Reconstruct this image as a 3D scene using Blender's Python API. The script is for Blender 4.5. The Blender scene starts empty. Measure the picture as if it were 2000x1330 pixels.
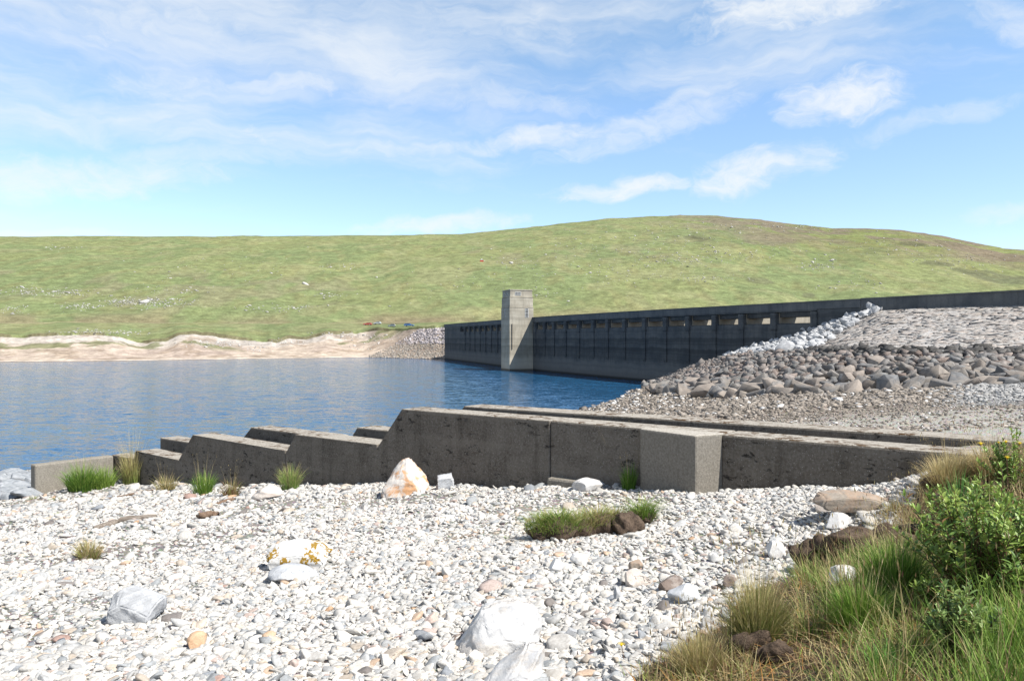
import bpy, bmesh, math, random
import numpy as np
from mathutils import Vector
S = bpy.context.scene
COL = S.collection
rad = math.radians
F = 1500.0                       # focal length of the photograph in its own pixels (2000 wide)
HZ = 660.0                       # row of the horizon
# ------------------------------------------------------------------ camera
cam_d = bpy.data.cameras.new('camera'); cam = bpy.data.objects.new('camera', cam_d); COL.objects.link(cam)
cam_d.sensor_width = 36.0; cam_d.lens = 27.0; cam_d.clip_start = 0.05; cam_d.clip_end = 20000
cam.location = (0, 0, 0); cam.rotation_euler = (rad(90 - 0.19), 0, 0)
S.camera = cam
# ------------------------------------------------------------------ light
SUN = Vector((1.452, -0.908, 2.1)).normalized()
sl = bpy.data.lights.new('sun', 'SUN'); so = bpy.data.objects.new('sun', sl); COL.objects.link(so)
sl.energy = 5.0; sl.angle = rad(0.53); sl.color = (1.0, 0.955, 0.88)
so.rotation_euler = SUN.to_track_quat('Z', 'Y').to_euler(); so.location = (60, -40, 90)
S.view_settings.view_transform = 'Standard'; S.view_settings.look = 'None'
S.view_settings.exposure = 0.74; S.view_settings.gamma = 1.0
try: S.view_settings.use_curve_mapping = False
except Exception: pass
S.cycles.max_bounces = 6; S.cycles.diffuse_bounces = 3; S.cycles.glossy_bounces = 3; S.cycles.transmission_bounces = 3
S.cycles.caustics_reflective = False; S.cycles.caustics_refractive = False

# ------------------------------------------------------------------ node helper
class NT:
    def __init__(s, tree):
        s.t = tree; s.t.nodes.clear()
    def n(s, kind, ins=None, **kw):
        nd = s.t.nodes.new('ShaderNode' + kind)
        for k, v in kw.items(): setattr(nd, k, v)
        for k, v in (ins or {}).items(): s.put(nd.inputs[k], v)
        return nd
    def put(s, sock, v):
        if isinstance(v, bpy.types.NodeSocket): s.t.links.new(v, sock)
        elif isinstance(v, bpy.types.Node): s.t.links.new(v.outputs[0], sock)
        else:
            if hasattr(sock.default_value, '__len__') and not hasattr(v, '__len__'): v = (v,) * len(sock.default_value)
            if sock.type == 'RGBA' and len(v) == 3: v = (*v, 1)
            sock.default_value = v
    def m(s, op, a, b=0.0, c=None, clamp=False):
        nd = s.t.nodes.new('ShaderNodeMath'); nd.operation = op; nd.use_clamp = clamp
        s.put(nd.inputs[0], a); s.put(nd.inputs[1], b)
        if c is not None: s.put(nd.inputs[2], c)
        return nd.outputs[0]
    def mix(s, f, a, b, mode='MIX'):
        nd = s.t.nodes.new('ShaderNodeMix'); nd.data_type = 'RGBA'; nd.blend_type = mode
        s.put(nd.inputs[0], f); s.put(nd.inputs[6], a); s.put(nd.inputs[7], b)
        return nd.outputs[2]
    def ramp(s, f, lo, hi, a=0.0, b=1.0):
        nd = s.t.nodes.new('ShaderNodeMapRange'); nd.interpolation_type = 'SMOOTHSTEP'
        s.put(nd.inputs[0], f)
        for i, v in zip((1, 2, 3, 4), (lo, hi, a, b)): s.put(nd.inputs[i], v)
        return nd.outputs[0]
    def noise(s, vec, scale, detail=4, rough=0.55, dist=0.0, out=0):
        nd = s.n('TexNoise', {'Scale': scale, 'Detail': detail, 'Roughness': rough, 'Distortion': dist})
        if vec is not None: s.put(nd.inputs['Vector'], vec)
        return nd.outputs[out]
    def map(s, vec, scale=(1, 1, 1), rot=(0, 0, 0), loc=(0, 0, 0)):
        return s.n('Mapping', {'Vector': vec, 'Scale': scale, 'Rotation': rot, 'Location': loc}).outputs[0]

# ------------------------------------------------------------------ sky
def build_sky():
    w = bpy.data.worlds.new('World'); S.world = w; w.use_nodes = True
    T = NT(w.node_tree)
    sky = T.n('TexSky', sky_type='NISHITA')
    sky.sun_disc = False; sky.sun_elevation = math.asin(SUN.z); sky.sun_rotation = math.atan2(SUN.x, SUN.y)
    sky.altitude = 350; sky.air_density = 1.0; sky.dust_density = 0.35; sky.ozone_density = 1.3
    co = T.n('TexCoord').outputs['Generated']
    sp = T.n('SeparateXYZ', {0: co})
    az = T.m('ARCTAN2', sp.outputs[0], sp.outputs[1]); el = T.m('ARCSINE', sp.outputs[2])
    v = T.n('CombineXYZ', {0: az, 1: el, 2: 0.0}).outputs[0]
    warp = T.noise(v, 7.0, 4, 0.6, 0.0, 1)
    wv = T.n('VectorMath', {0: warp, 1: (0.5, 0.5, 0.5)}, operation='SUBTRACT').outputs[0]
    wv = T.n('VectorMath', {0: wv, 1: (0.16, 0.07, 0)}, operation='MULTIPLY').outputs[0]
    v2 = T.n('VectorMath', {0: v, 1: wv}, operation='ADD').outputs[0]
    # long veils of cirrus drifting slightly up to the right
    a = T.noise(T.map(v2, (2.1, 9.5, 1), (0, 0, rad(-7)), (3.7, 1.35, 0)), 1.5, 8, 0.58, 0.3)
    b = T.noise(T.map(v2, (6, 30, 1), (0, 0, rad(-10)), (1.2, 4.1, 2)), 1.6, 6, 0.62, 0.5)
    d = T.m('ADD', T.m('MULTIPLY', a, 0.8), T.m('MULTIPLY', b, 0.2))
    bias = T.m('ADD', T.ramp(el, 0.05, 0.40, -0.17, 0.15), T.m('MULTIPLY', az, -0.19))
    dens = T.m('MULTIPLY', T.ramp(T.m('ADD', d, bias), 0.46, 0.90, 0.0, 0.80), T.ramp(el, 0.42, 0.62, 1.0, 0.2))  # clouds thinned above the view to weaken fill light
    edge = T.noise(T.map(v2, (16, 34, 1), (0, 0, rad(-8))), 1.5, 7, 0.68, 0.4)
    blobs = [ # px, py, half width, half height, tilt, strength
        (1560, 15, 210, 62, 0, 1.15), (1650, 198, 115, 50, 0, 1.1), (1225, 370, 150, 26, 4, 1.0), (1465, 338, 130, 46, 8, 1.1),
        (560, 160, 130, 30, 8, 0.7), (345, 160, 140, 56, 5, 0.62), (1060, 268, 120, 30, 5, 0.85), (1270, 240, 230, 40, 14, 0.62),
        (130, 340, 300, 46, 6, 0.75), (860, 446, 170, 24, 3, 0.85), (545, 275, 48, 26, -30, 0.8), (180, 245, 66, 38, -10, 0.5),
        (800, 292, 260, 24, 4, 0.62), (330, 30, 260, 70, 10, 0.7), (900, 40, 300, 60, -5, 0.55), (120, 452, 150, 14, 3, 0.5),
        (1830, 235, 170, 22, 8, 0.45), (1980, 425, 80, 24, 3, 0.5), (880, 190, 320, 36, -4, 0.5), (1960, 40, 120, 40, -25, 0.55),
        (1350, 180, 120, 22, 18, 0.6), (430, 310, 240, 30, 4, 0.45)]
    tot = dens
    for (px, py, hw, hh, tl, st) in blobs:
        hw *= 0.84; hh *= 0.74
        a0 = math.atan((px - 1000) / F); e0 = math.atan((HZ - py) / F * math.cos(a0))
        q = T.map(v2, (F / hw, F / hh, 1), (0, 0, 0))
        c, s_ = math.cos(rad(tl)), math.sin(rad(tl))
        dx = T.m('SUBTRACT', T.n('SeparateXYZ', {0: v2}).outputs[0], a0); dy = T.m('SUBTRACT', T.n('SeparateXYZ', {0: v2}).outputs[1], e0)
        u = T.m('MULTIPLY', T.m('ADD', T.m('MULTIPLY', dx, c), T.m('MULTIPLY', dy, s_)), F / hw)
        k = T.m('MULTIPLY', T.m('SUBTRACT', T.m('MULTIPLY', dy, c), T.m('MULTIPLY', dx, s_)), F / hh)
        r2 = T.m('ADD', T.m('MULTIPLY', u, u), T.m('MULTIPLY', k, k))
        r2 = T.m('ADD', r2, T.m('MULTIPLY', T.m('SUBTRACT', edge, 0.5), 3.6))
        tot = T.m('MAXIMUM', tot, T.ramp(r2, 1.9, -0.7, 0.0, min(st, 1.0) * 0.88))
    tot = T.m('MULTIPLY', tot, T.ramp(el, -0.02, 0.02))
    skyc = T.mix(1.0, sky.outputs[0], T.mix(T.ramp(el, 0.10, 0.42), (0.93, 0.95, 1.09), (1.0, 1.08, 1.05)), 'MULTIPLY')
    skyc = T.mix(T.ramp(el, 0.42, 0.85), skyc, T.mix(1.0, skyc, (0.42, 0.45, 0.50), 'MULTIPLY'))  # sky above the view dimmed to weaken fill light
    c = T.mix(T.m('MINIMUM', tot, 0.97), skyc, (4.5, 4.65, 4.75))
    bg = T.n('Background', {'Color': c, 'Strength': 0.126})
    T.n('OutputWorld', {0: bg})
build_sky()

# ------------------------------------------------------------------ numpy helpers
def sstep(a, b, x):
    t = np.clip((np.asarray(x, float) - a) / (b - a), 0, 1); return t * t * (3 - 2 * t)
def vnoise(x, y, seed=0):
    x = np.asarray(x, float); y = np.asarray(y, float)
    xi = np.floor(x).astype(np.int64); yi = np.floor(y).astype(np.int64); xf = x - xi; yf = y - yi
    def h(i, j):
        n = (i * 374761393 + j * 668265263 + seed * 974634777) & 0x7fffffff
        n = ((n ^ (n >> 13)) * 1274126177) & 0x7fffffff
        return ((n ^ (n >> 16)) & 0xffff) / 65535.0
    u = xf * xf * (3 - 2 * xf); v = yf * yf * (3 - 2 * yf)
    return (h(xi, yi) * (1 - u) + h(xi + 1, yi) * u) * (1 - v) + (h(xi, yi + 1) * (1 - u) + h(xi + 1, yi + 1) * u) * v
def fbm(x, y, oct=4, seed=0, gain=0.5):
    s = 0; a = 1; t = 0
    for o in range(oct):
        s = s + a * vnoise(np.asarray(x) * 2 ** o + 17.3 * o, np.asarray(y) * 2 ** o - 9.1 * o, seed + o); t += a; a *= gain
    return s / t
class RBF:
    def __init__(s, pts):
        p = np.array(pts, float); s.c = p[:, :2]; z = p[:, 2]; n = len(p)
        K = np.linalg.norm(s.c[:, None] - s.c[None], axis=2)
        A = np.zeros((n + 3, n + 3)); A[:n, :n] = K; A[:n, n] = 1; A[:n, n + 1:] = s.c; A[n, :n] = 1; A[n + 1:, :n] = s.c.T
        s.w = np.linalg.solve(A, np.r_[z, 0, 0, 0])
    def __call__(s, x, y):
        x = np.asarray(x, float); y = np.asarray(y, float); sh = x.shape; x = x.ravel(); y = y.ravel(); n = len(s.c)
        o = s.w[n] + s.w[n + 1] * x + s.w[n + 2] * y
        for i in range(n): o = o + s.w[i] * np.hypot(x - s.c[i, 0], y - s.c[i, 1])
        return o.reshape(sh)
def P(px, py, d): return ((px - 1000) / F * d, d, (HZ - py) / F * d)

def mesh(name, V, FS, mat=None, parent=None, col=None, smooth=False, mats=None, midx=None):
    """V (n,3); FS list of integer arrays, each (m,k)."""
    V = np.asarray(V, np.float32)
    if not isinstance(FS, (list, tuple)): FS = [FS]
    FS = [np.asarray(f, np.int32) for f in FS if len(f)]
    me = bpy.data.meshes.new(name)
    me.vertices.add(len(V)); me.vertices.foreach_set('co', V.ravel())
    nl = sum(f.size for f in FS); nf = sum(len(f) for f in FS)
    me.loops.add(nl); me.polygons.add(nf)
    me.loops.foreach_set('vertex_index', np.concatenate([f.ravel() for f in FS]))
    st = []; o = 0
    for f in FS:
        st.append(o + np.arange(len(f)) * f.shape[1]); o += f.size
    me.polygons.foreach_set('loop_start', np.concatenate(st).astype(np.int32))
    if smooth: me.polygons.foreach_set('use_smooth', np.ones(nf, bool))
    me.update(calc_edges=True)
    if col is not None:
        at = me.color_attributes.new('tint', 'FLOAT_COLOR', 'POINT')
        c = np.ones((len(V), 4), np.float32); c[:, :3] = col; at.data.foreach_set('color', c.ravel())
    if mat: me.materials.append(mat)
    o = bpy.data.objects.new(name, me); COL.objects.link(o)
    if parent: o.parent = parent
    return o
def tag(o, label=None, cat=None, group=None, kind=None):
    if label: o['label'] = label
    if cat: o['category'] = cat
    if group: o['group'] = group
    if kind: o['kind'] = kind
    return o
def empty(name, loc=(0, 0, 0), rz=0.0):
    o = bpy.data.objects.new(name, None); COL.objects.link(o); o.location = loc; o.rotation_euler = (0, 0, rz); o.empty_display_size = 0.2
    return o
class MB:
    """collects polygons into one mesh"""
    def __init__(s): s.v = []; s.f = []
    def poly(s, pts): 
        i = len(s.v); s.v += [tuple(p) for p in pts]; s.f.append(list(range(i, i + len(pts))))
    def prism(s, base, vec):
        i = len(s.v); n = len(base); vec = np.array(vec)
        s.v += [tuple(p) for p in base] + [tuple(np.array(p) + vec) for p in base]
        s.f.append([i + k for k in range(n)][::-1]); s.f.append([i + n + k for k in range(n)])
        for k in range(n): s.f.append([i + k, i + (k + 1) % n, i + n + (k + 1) % n, i + n + k])
    def box(s, c, h, ax=((1, 0, 0), (0, 1, 0), (0, 0, 1))):
        c = np.array(c, float); a = [np.array(x, float) * k for x, k in zip(ax, h)]
        s.prism([c - a[0] - a[1] - a[2], c + a[0] - a[1] - a[2], c + a[0] + a[1] - a[2], c - a[0] + a[1] - a[2]], 2 * a[2])
    def tube(s, pts, radii, n=8):
        pts = [Vector(p) for p in pts]; i0 = len(s.v)
        for k, p in enumerate(pts):
            t = (pts[min(k + 1, len(pts) - 1)] - pts[max(k - 1, 0)]).normalized()
            a = t.orthogonal().normalized(); b = t.cross(a)
            for j in range(n):
                g = 2 * math.pi * j / n; s.v.append(tuple(p + (a * math.cos(g) + b * math.sin(g)) * radii[k]))
        for k in range(len(pts) - 1):
            for j in range(n):
                a0 = i0 + k * n + j; a1 = i0 + k * n + (j + 1) % n; s.f.append([a0, a1, a1 + n, a0 + n])
        s.f.append([i0 + j for j in range(n)][::-1]); s.f.append([i0 + (len(pts) - 1) * n + j for j in range(n)])
    def build(s, name, mat, parent=None, bevel=0.0, seg=2, smooth=False):
        me = bpy.data.meshes.new(name); me.from_pydata(s.v, [], s.f)
        bm = bmesh.new(); bm.from_mesh(me); bmesh.ops.recalc_face_normals(bm, faces=bm.faces); bm.to_mesh(me); bm.free()
        me.materials.append(mat)
        o = bpy.data.objects.new(name, me); COL.objects.link(o)
        if parent: o.parent = parent
        if smooth:
            for p in me.polygons: p.use_smooth = True
        if bevel:
            m = o.modifiers.new('bevel', 'BEVEL'); m.width = bevel; m.segments = seg; m.limit_method = 'ANGLE'; m.angle_limit = rad(35)
        return o

# ------------------------------------------------------------------ materials
def new_mat(name):
    m = bpy.data.materials.new(name); m.use_nodes = True
    return m, NT(m.node_tree)
def fin(T, color, rough=0.85, bump=None, bstr=0.3, bdist=0.05, spec=0.3, transl=0.0):
    p = T.n('BsdfPrincipled', {'Base Color': color, 'Roughness': rough, 'Specular IOR Level': spec})
    if bump is not None:
        T.put(p.inputs['Normal'], T.n('Bump', {'Height': bump, 'Strength': bstr, 'Distance': bdist}).outputs[0])
    out = p
    if transl:
        tr = T.n('BsdfTranslucent', {'Color': color})
        out = T.n('MixShader', {0: transl, 1: p.outputs[0], 2: tr.outputs[0]})
    T.n('OutputMaterial', {0: out})
def tint(T): return T.n('VertexColor', layer_name='tint').outputs[0]
def pos(T): return T.n('NewGeometry').outputs['Position']
def objc(T): return T.n('TexCoord').outputs['Object']
M = {}
def mk_materials():
    # pebbles and stones: colour per stone plus fine mottling
    m, T = new_mat('pebble_stone'); p = pos(T); c = tint(T)
    n = T.noise(p, 55, 5, 0.65); n2 = T.noise(p, 260, 3, 0.6)
    c = T.mix(1.0, c, T.mix(T.ramp(n, 0.3, 0.72), (0.74, 0.72, 0.70), (1.06, 1.06, 1.06)), 'MULTIPLY')
    fin(T, c, 0.78, n2, 0.35, 0.004, 0.25); M['pebble'] = m
    m, T = new_mat('rubble_stone'); p = pos(T); c = tint(T)
    n = T.noise(p, 4.5, 6, 0.65); n2 = T.noise(p, 22, 4, 0.65)
    c = T.mix(1.0, c, T.mix(T.ramp(n, 0.3, 0.72), (0.62, 0.61, 0.60), (1.12, 1.10, 1.06)), 'MULTIPLY')
    fin(T, c, 0.88, T.m('ADD', n, T.m('MULTIPLY', n2, 0.5)), 0.5, 0.06, 0.2); M['rubble'] = m
    # near ground
    m, T = new_mat('shingle_ground'); p = pos(T); c = tint(T)
    vo = T.n('TexVoronoi', {'Vector': p, 'Scale': 26.0}); n = T.noise(p, 9, 6, 0.7); n2 = T.noise(p, 60, 4, 0.7)
    cc = T.mix(1.0, c, T.mix(T.ramp(n2, 0.32, 0.7), (0.55, 0.54, 0.52), (1.15, 1.14, 1.12)), 'MULTIPLY')
    cc = T.mix(0.35, cc, T.mix(1.0, cc, vo.outputs['Color'], 'MULTIPLY'))
    fin(T, cc, 0.92, T.m('ADD', T.m('MULTIPLY', vo.outputs[0], -0.6), T.m('ADD', n, n2)), 0.7, 0.025, 0.15); M['ground'] = m
    # old exposed-aggregate concrete of the channel walls
    m, T = new_mat('aggregate_concrete'); p = pos(T)
    n = T.noise(p, 2.2, 6, 0.62); n2 = T.noise(p, 26, 6, 0.7); vo = T.n('TexVoronoi', {'Vector': p, 'Scale': 46.0}); v3 = T.n('TexVoronoi', {'Vector': p, 'Scale': 17.0, 'Randomness': 1.0})
    c = T.mix(T.ramp(n, 0.3, 0.7), (0.088, 0.074, 0.060), (0.136, 0.118, 0.098))
    c = T.mix(T.m('MULTIPLY', T.ramp(n2, 0.35, 0.72), 0.6), c, (0.215, 0.20, 0.178))
    sel = T.n('SeparateColor', {0: vo.outputs['Color']})
    ston = T.m('MULTIPLY', T.ramp(sel.outputs[0], 0.72, 0.8), T.ramp(vo.outputs[0], 0.30, 0.12))
    c = T.mix(T.m('MULTIPLY', ston, 0.9), c, T.mix(sel.outputs[1], (0.30, 0.28, 0.26), (0.52, 0.50, 0.47)))
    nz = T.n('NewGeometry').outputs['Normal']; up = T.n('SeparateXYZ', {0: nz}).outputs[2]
    # tops: paler concrete with rusty moss
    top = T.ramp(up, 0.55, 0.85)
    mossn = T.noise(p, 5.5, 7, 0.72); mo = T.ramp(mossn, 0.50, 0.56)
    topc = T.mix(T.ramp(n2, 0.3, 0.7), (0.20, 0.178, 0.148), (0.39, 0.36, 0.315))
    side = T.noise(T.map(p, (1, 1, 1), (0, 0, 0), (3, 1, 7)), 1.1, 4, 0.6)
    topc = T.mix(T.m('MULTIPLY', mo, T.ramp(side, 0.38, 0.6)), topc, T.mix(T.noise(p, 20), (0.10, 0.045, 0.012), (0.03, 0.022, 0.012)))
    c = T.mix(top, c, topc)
    # pitting: horizontal pour lines eaten out of the face
    pit = T.noise(T.map(p, (1.4, 1.4, 3.4)), 3.3, 7, 0.72, 0.3); pitm = T.ramp(pit, 0.57, 0.63)
    pv = T.ramp(v3.outputs[0], 0.10, 0.05); pitm = T.m('MAXIMUM', pitm, T.m('MULTIPLY', pv, T.ramp(n, 0.45, 0.6)))
    pitm = T.m('MULTIPLY', T.m('MULTIPLY', pitm, T.ramp(T.noise(p, 0.75, 3, 0.5), 0.40, 0.52)), T.m('SUBTRACT', 1.0, top))
    run = T.ramp(T.noise(T.map(p, (1, 1, 0.09)), 3.4, 5, 0.65), 0.50, 0.70); c = T.mix(T.m('MULTIPLY', T.m('MULTIPLY', run, 0.42), T.m('SUBTRACT', 1.0, top)), c, (0.045, 0.038, 0.030))
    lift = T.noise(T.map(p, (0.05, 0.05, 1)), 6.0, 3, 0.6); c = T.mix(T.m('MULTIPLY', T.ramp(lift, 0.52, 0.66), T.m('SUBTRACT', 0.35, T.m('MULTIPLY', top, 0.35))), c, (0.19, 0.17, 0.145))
    c = T.mix(T.m('MULTIPLY', pitm, 0.85), c, (0.022, 0.02, 0.018))
    h = T.m('ADD', T.m('MULTIPLY', n2, 0.5), T.m('MULTIPLY', pitm, -1.6)); h = T.m('ADD', h, T.m('MULTIPLY', ston, 0.35))
    fin(T, c, 0.93, h, 0.6, 0.02, 0.12); M['agg'] = m
    # lighter, sandier version for the wing and buttress
    m, T = new_mat('sandy_concrete'); p = pos(T)
    n = T.noise(p, 3, 6, 0.65); n2 = T.noise(p, 34, 6, 0.7); vo = T.n('TexVoronoi', {'Vector': p, 'Scale': 55.0})
    c = T.mix(T.ramp(n2, 0.3, 0.7), (0.15, 0.135, 0.112), (0.29, 0.265, 0.225))
    c = T.mix(T.m('MULTIPLY', T.ramp(n, 0.5, 0.7), 0.4), c, (0.13, 0.115, 0.095))
    ston = T.m('MULTIPLY', T.ramp(T.n('SeparateColor', {0: vo.outputs['Color']}).outputs[0], 0.75, 0.8), T.ramp(vo.outputs[0], 0.3, 0.1))
    c = T.mix(T.m('MULTIPLY', ston, 0.6), c, (0.42, 0.40, 0.36))
    fin(T, c, 0.93, T.m('ADD', n2, T.m('MULTIPLY', ston, 0.4)), 0.55, 0.015, 0.12); M['sandy'] = m
    m, T = new_mat('buttress_concrete'); p = pos(T)
    n2 = T.noise(p, 30, 6, 0.7); vo = T.n('TexVoronoi', {'Vector': p, 'Scale': 50.0})
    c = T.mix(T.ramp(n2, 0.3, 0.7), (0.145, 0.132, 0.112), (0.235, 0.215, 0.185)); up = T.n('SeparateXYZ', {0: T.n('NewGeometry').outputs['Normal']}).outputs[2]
    ston = T.m('MULTIPLY', T.ramp(T.n('SeparateColor', {0: vo.outputs['Color']}).outputs[0], 0.75, 0.8), T.ramp(vo.outputs[0], 0.3, 0.1))
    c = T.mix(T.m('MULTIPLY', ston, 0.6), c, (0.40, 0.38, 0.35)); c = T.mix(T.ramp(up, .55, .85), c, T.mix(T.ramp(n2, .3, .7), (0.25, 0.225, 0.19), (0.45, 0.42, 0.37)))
    fin(T, c, 0.93, T.m('ADD', n2, T.m('MULTIPLY', ston, 0.4)), 0.55, 0.015, 0.12); M['butt'] = m
    # dam: weathered face with level bands left by the water
    def dam(name, dark, pale, band, wet=True):
        m, T = new_mat(name); p = pos(T); z = T.n('SeparateXYZ', {0: p}).outputs[2]
        n = T.noise(p, 0.35, 6, 0.62); n2 = T.noise(T.map(p, (1, 1, 0.16)), 1.6, 6, 0.66)
        zz = T.m('ADD', z, T.m('MULTIPLY', T.m('SUBTRACT', T.noise(p, 0.22, 5, 0.65), 0.5), 1.3))
        bn = T.noise(T.n('CombineXYZ', {2: zz}).outputs[0], 0.75, 4, 0.6)
        c = T.mix(T.ramp(n, 0.3, 0.7), dark, pale)
        c = T.mix(T.m('MULTIPLY', T.ramp(n2, 0.45, 0.72), 0.45), c, tuple(x * 0.5 for x in dark))
        if wet:
            c = T.mix(T.m('MULTIPLY', T.ramp(bn, 0.46, 0.58), band), c, tuple(x * 0.42 for x in dark))
            b2 = T.m('MULTIPLY', T.ramp(zz, -4.6, -3.2), T.ramp(zz, -1.2, -2.4))
            c = T.mix(T.m('MULTIPLY', b2, 0.55 * band), c, tuple(x * 0.3 for x in dark))
            c = T.mix(T.m('MULTIPLY', T.ramp(zz, -4.2, -5.6), 0.55), c, tuple(x * 1.25 for x in pale))
            c = T.mix(T.ramp(z, -7.3, -7.75), c, tuple(x * 0.35 for x in dark))
        # lime runs
        lr = T.noise(T.map(p, (1, 1, 0.1), (0, 0, 0), (9, 2, 4)), 0.9, 5, 0.7)
        c = T.mix(T.m('MULTIPLY', T.ramp(lr, 0.68, 0.76), 0.35), c, tuple(min(0.5, x * 2.2) for x in pale))
        fin(T, c, 0.85, T.m('ADD', n2, T.noise(p, 7, 5, 0.7)), 0.35, 0.05, 0.2); return m
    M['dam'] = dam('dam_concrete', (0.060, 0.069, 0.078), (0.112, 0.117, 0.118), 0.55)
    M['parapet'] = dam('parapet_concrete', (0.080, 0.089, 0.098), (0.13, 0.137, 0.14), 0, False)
    M['pier'] = dam('pier_lit_concrete', (0.26, 0.235, 0.19), (0.38, 0.345, 0.28), 0.1)  # inner piers coloured tan, standing in for sunlit concrete in the openings
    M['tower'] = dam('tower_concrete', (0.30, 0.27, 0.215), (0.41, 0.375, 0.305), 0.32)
    m, T = new_mat('dark_pane'); fin(T, (0.012, 0.014, 0.018), 0.15, spec=0.5); M['pane'] = m
    m, T = new_mat('white_paint'); n = T.noise(objc(T), 8); fin(T, T.mix(n, (0.5, 0.5, 0.48), (0.68, 0.67, 0.64)), 0.6); M['white'] = m
    m, T = new_mat('iron_pipe'); fin(T, T.mix(T.noise(objc(T), 3), (0.05, 0.045, 0.04), (0.09, 0.07, 0.05)), 0.7); M['iron'] = m
    # water: blue body colour in place of reflected sky, wind ripples
    m, T = new_mat('loch_water'); p = pos(T)
    w1 = T.noise(T.map(p, (0.55, 1.5, 1), (0, 0, rad(12))), 0.75, 5, 0.62, 0.6); w2 = T.noise(T.map(p, (0.6, 1.3, 1), (0, 0, rad(-9))), 3.2, 4, 0.62)
    gust = T.noise(T.map(p, (0.22, 1.0, 1), (0, 0, rad(5))), 0.05, 5, 0.62, 0.5)
    # wave slopes taken straight from the noise, so that distant water keeps its ripples
    n1 = T.noise(T.map(p, (0.5, 1.3, 1), (0, 0, rad(12))), 0.9, 5, 0.68, 0.5, 1); n2 = T.noise(T.map(p, (0.7, 1.5, 1), (0, 0, rad(-9))), 3.4, 4, 0.65, 0.3, 1)
    st = T.ramp(gust, 0.32, 0.68, 0.45, 1.0)
    sm = T.n('VectorMath', {0: T.n('VectorMath', {0: n1, 1: n2}, operation='ADD').outputs[0], 1: (1, 1, 1)}, operation='SUBTRACT').outputs[0]
    sl_ = T.n('VectorMath', {0: sm, 3: st}, operation='SCALE'); sxyz = T.n('SeparateXYZ', {0: sl_.outputs[0]})
    nv = T.n('VectorMath', {0: T.n('CombineXYZ', {0: T.m('MULTIPLY', sxyz.outputs[0], 0.6), 1: T.m('MULTIPLY', sxyz.outputs[1], 1.35), 2: 1.0}).outputs[0]}, operation='NORMALIZE').outputs[0]
    pr = T.n('BsdfPrincipled', {'Base Color': (0.012, 0.074, 0.165), 'Roughness': 0.08, 'IOR': 1.333, 'Specular IOR Level': 0.22, 'Normal': nv})
    T.n('OutputMaterial', {0: pr}); M['water'] = m
    # far hillside
    m, T = new_mat('moor_hillside'); p = pos(T); c = tint(T)
    n = T.noise(p, 0.16, 7, 0.68); n2 = T.noise(p, 0.9, 5, 0.7)
    cc = T.mix(1.0, c, T.mix(T.ramp(n, 0.3, 0.72), (0.70, 0.68, 0.66), (1.22, 1.2, 1.16)), 'MULTIPLY')
    cc = T.mix(1.0, cc, T.mix(T.ramp(n2, 0.3, 0.72), (0.78, 0.76, 0.74), (1.16, 1.16, 1.16)), 'MULTIPLY')
    fin(T, cc, 0.95, T.m('ADD', n, T.m('MULTIPLY', n2, 0.3)), 0.5, 1.2, 0.1); M['hill'] = m
    # stone pitching base
    m, T = new_mat('pitched_slope'); p = pos(T)
    n = T.noise(T.map(p, (1, 1, 3)), 1.1, 6, 0.7); vo = T.n('TexVoronoi', {'Vector': T.map(p, (1, 1, 2)), 'Scale': 1.7})
    c = T.mix(T.ramp(n, 0.3, 0.7), (0.22, 0.21, 0.20), (0.42, 0.40, 0.38))
    fin(T, c, 0.92, T.m('ADD', n, T.m('MULTIPLY', vo.outputs[0], -0.8)), 0.6, 0.15, 0.15); M['pitch'] = m
    # foliage
    m, T = new_mat('grass_blades'); c = tint(T); n = T.noise(pos(T), 14, 3)
    c = T.mix(1.0, c, T.mix(n, (0.75, 0.75, 0.75), (1.2, 1.2, 1.2)), 'MULTIPLY'); fin(T, c, 0.6, spec=0.3, transl=0.3); M['grass'] = m
    m, T = new_mat('shrub_leaf'); c = tint(T); fin(T, c, 0.42, spec=0.45, transl=0.28); M['leaf'] = m
    m, T = new_mat('woody_stem'); n = T.noise(objc(T), 40, 3); fin(T, T.mix(n, (0.07, 0.035, 0.02), (0.15, 0.09, 0.05)), 0.8); M['stem'] = m
    m, T = new_mat('flower_yellow'); fin(T, T.mix(T.noise(objc(T), 90), (0.75, 0.50, 0.01), (0.85, 0.66, 0.03)), 0.6, transl=0.2); M['flower'] = m
    m, T = new_mat('peat_soil'); p = pos(T); n = T.noise(p, 16, 6, 0.72); n2 = T.noise(p, 90, 4, 0.7)
    c = T.mix(T.ramp(n, 0.3, 0.7), (0.042, 0.031, 0.024), (0.135, 0.098, 0.072)); c = T.mix(T.m('MULTIPLY', T.ramp(n2, 0.5, 0.7), 0.6), c, (0.17, 0.125, 0.095))
    fin(T, c, 0.95, T.m('ADD', n, T.m('MULTIPLY', n2, 0.5)), 0.9, 0.03, 0.1); M['peat'] = m
    m, T = new_mat('driftwood'); p = objc(T); n = T.noise(T.map(p, (3, 30, 30)), 2.0, 5, 0.65)
    fin(T, T.mix(T.ramp(n, 0.3, 0.7), (0.11, 0.085, 0.065), (0.27, 0.235, 0.20)), 0.85, n, 0.6, 0.01); M['wood'] = m
    m, T = new_mat('driftwood_brown'); p = objc(T); n = T.noise(T.map(p, (3, 30, 30)), 2.0, 5, 0.65)
    fin(T, T.mix(T.ramp(n, 0.3, 0.7), (0.09, 0.055, 0.035), (0.21, 0.145, 0.10)), 0.85, n, 0.6, 0.01); M['wood2'] = m
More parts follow.
